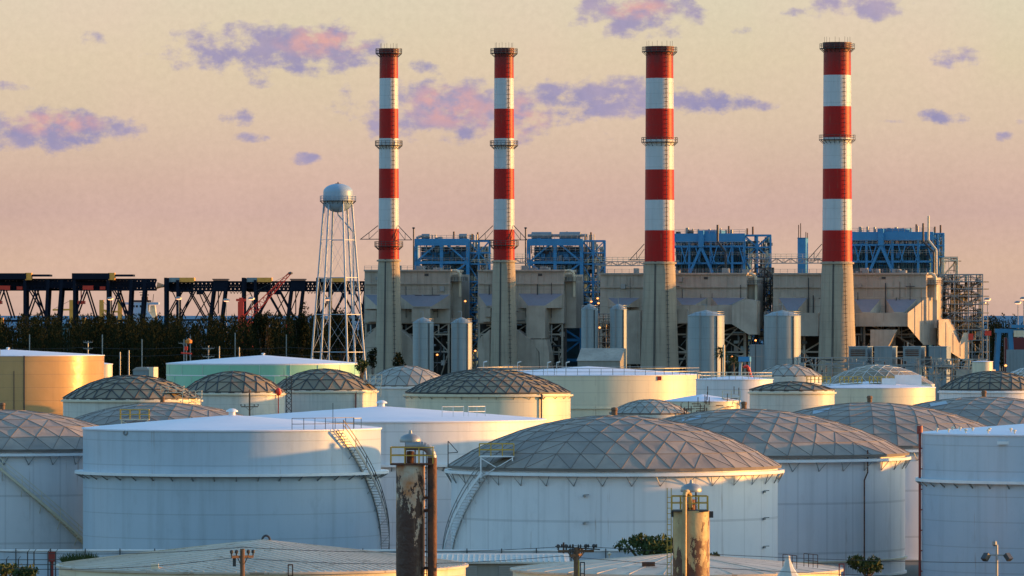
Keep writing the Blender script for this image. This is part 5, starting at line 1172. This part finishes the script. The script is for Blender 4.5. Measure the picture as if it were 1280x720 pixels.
for (px, y, w_, h_, Z, lab) in ((1213.5, 421, 6, 8, 1870, 'bright red panel nearest the tip of the sunlit wedge'), (1235, 416.5, 8, 6, 1870, 'bright red panel left of the blue portal')):
    T = thing('sign_board', lab, 'sign', (PX(px, Z), Z, 0), 'bright red panels on posts'); s_ = Z/F; z0, z1_ = PZ(y+h_/2, Z), PZ(y-h_/2, Z)
    b = MB(); b.box(-w_/2*s_, w_/2*s_, -.1, .1, z0, z1_); b.build('board', m_brightred, T); b = MB(); b.mark(); b.bar((-.4,.2,0),(-.4,.2,z1_),.2); b.mark(); b.bar((.4,.2,0),(.4,.2,z1_),.2); b.each('post', m_grey, T)
# poles in front of the wood
PG2 = 'grey service poles before the pine wood'
for (px, yt, Z, arms, lab) in ((110,426,1800,[(.4,1.3,0),(2.2,1.3,0)],'service pole with two crossarms right above the glossy tan tank'), (128,418,1900,[],'thin bare pole third from the left before the wood'), (150,440,1500,[],'bare pole left of the other above the scaffolded dome'), (161,438,1500,[],'bare pole right above the peak of the scaffolded dome'), (177.5,424,1850,[],'lone bare pole above the small shaded hut'),
    (230,424,1900,[(1.2,1.6,0)],'service pole with one crossarm at the left end of the green tank'), (238,420,1950,[],'thin mast beside the crossarm pole at the left end of the green tank'), (260.5,432,1750,[(.8,1.6,0),(3,1.6,0)],'service pole with two crossarms above the green tank'), (274,433,1750,[],'short bare pole just right of the two armed pole'), (294,416,1950,[],'tall thin pole rising below the red crane'), (299,434,1750,[],'short bare pole above the peak of the green tank'), (358,418,1950,[],'tall thin pole left of the water tower'), (37,418,1900,[],'thin bare pole nearest the left edge before the wood')):
    upole(px, yt, Z, lab, arms, group=PG2, w=.32, mpole=m_grey, name='service_pole')
for k, (y, lab) in enumerate(((434, 'upper wire strung before the pine wood'), (443, 'lower wire strung before the pine wood'))):
    wire(lab, [(PX(x, 1800), 1800, PZ(y, 1800)) for x in (-40, 110, 230, 261, 360, 470)], .5, d=.1, group='wires before the wood')
T = thing('signal_mast', 'rusty orange lit mast left of the green tank', 'mast', (PX(233, 1650), 1650, 0)); b = MB(); z = PZ(427, 1650); b.bar((0,0,0),(0,0,z),.3); b.build('post', m_grey, T)
b = MB(); b.lathe([(.01,z-.6),(.8,z-.4),(.9,z+.3),(.01,z+.9)],10,.6); b.build('beacon', m_orange, T); b = MB(); b.box(-.5,.3,-.4,.4,PZ(438,1650),PZ(433,1650)); b.bar((-1.4,0,PZ(441,1650)),(1.4,0,PZ(442,1650)),.4); b.build('control_box', m_brightred, T)
# hut behind the scaffolded dome
T = thing('hut', 'small shaded hut with sunlit end above the scaffolded dome', 'building', (PX(176, 1420), 1420, 0), rz=-T0); s_ = 1420/F
b = MB(); b.box(-1.8, 1.8, 0, 4, 0, PZ(463, 1420)); b.build('wall', m_box, T); b = MB(); b.prism([(-2,PZ(463,1420)),(2,PZ(463,1420)),(1.4,PZ(459,1420)),(-1,PZ(459,1420))],-.2,4.2); b.build('roof', m_grey, T)
b = MB(); b.box(1.9, 3.0, -.2, 3.6, 0, PZ(459, 1420)); b.build('chimney_breast', m_trimc, T)
# lattice mast between domes
T = thing('lattice_mast', 'dark square lattice mast between the two ribbed domes', 'mast', (PX(361, 1200), 1200, 0)); b = MB(); z = PZ(470, 1200); w_ = .5
for (a, c) in ((-1,-1),(1,-1),(1,1),(-1,1)): b.bar((a*w_,c*w_,0),(a*w_,c*w_,z),.13)
n = int(z/1.0)
for k in range(n):
    for (p, q) in (((-w_,-w_),(w_,-w_)),((w_,-w_),(w_,w_)),((w_,w_),(-w_,w_)),((-w_,w_),(-w_,-w_))): b.bar((*p,k*1.0),(*q,k*1.0+1.0),.09); b.bar((*q,k*1.0),(*p,k*1.0+1.0),.09)
b.build('lattice', m_dark, T); b = MB(); b.bar((-1.6,0,z),(1.4,0,z),.12); b.bar((-.9,0,z),(-.9,0,z+1.4),.1); b.build('head_frame', m_grey, T)
upole(312, 487, 1120, 'dark pole with wide insulator crossarm before the ribbed domes', [(3.0, 1.5, .1)], group=None, w=.3)
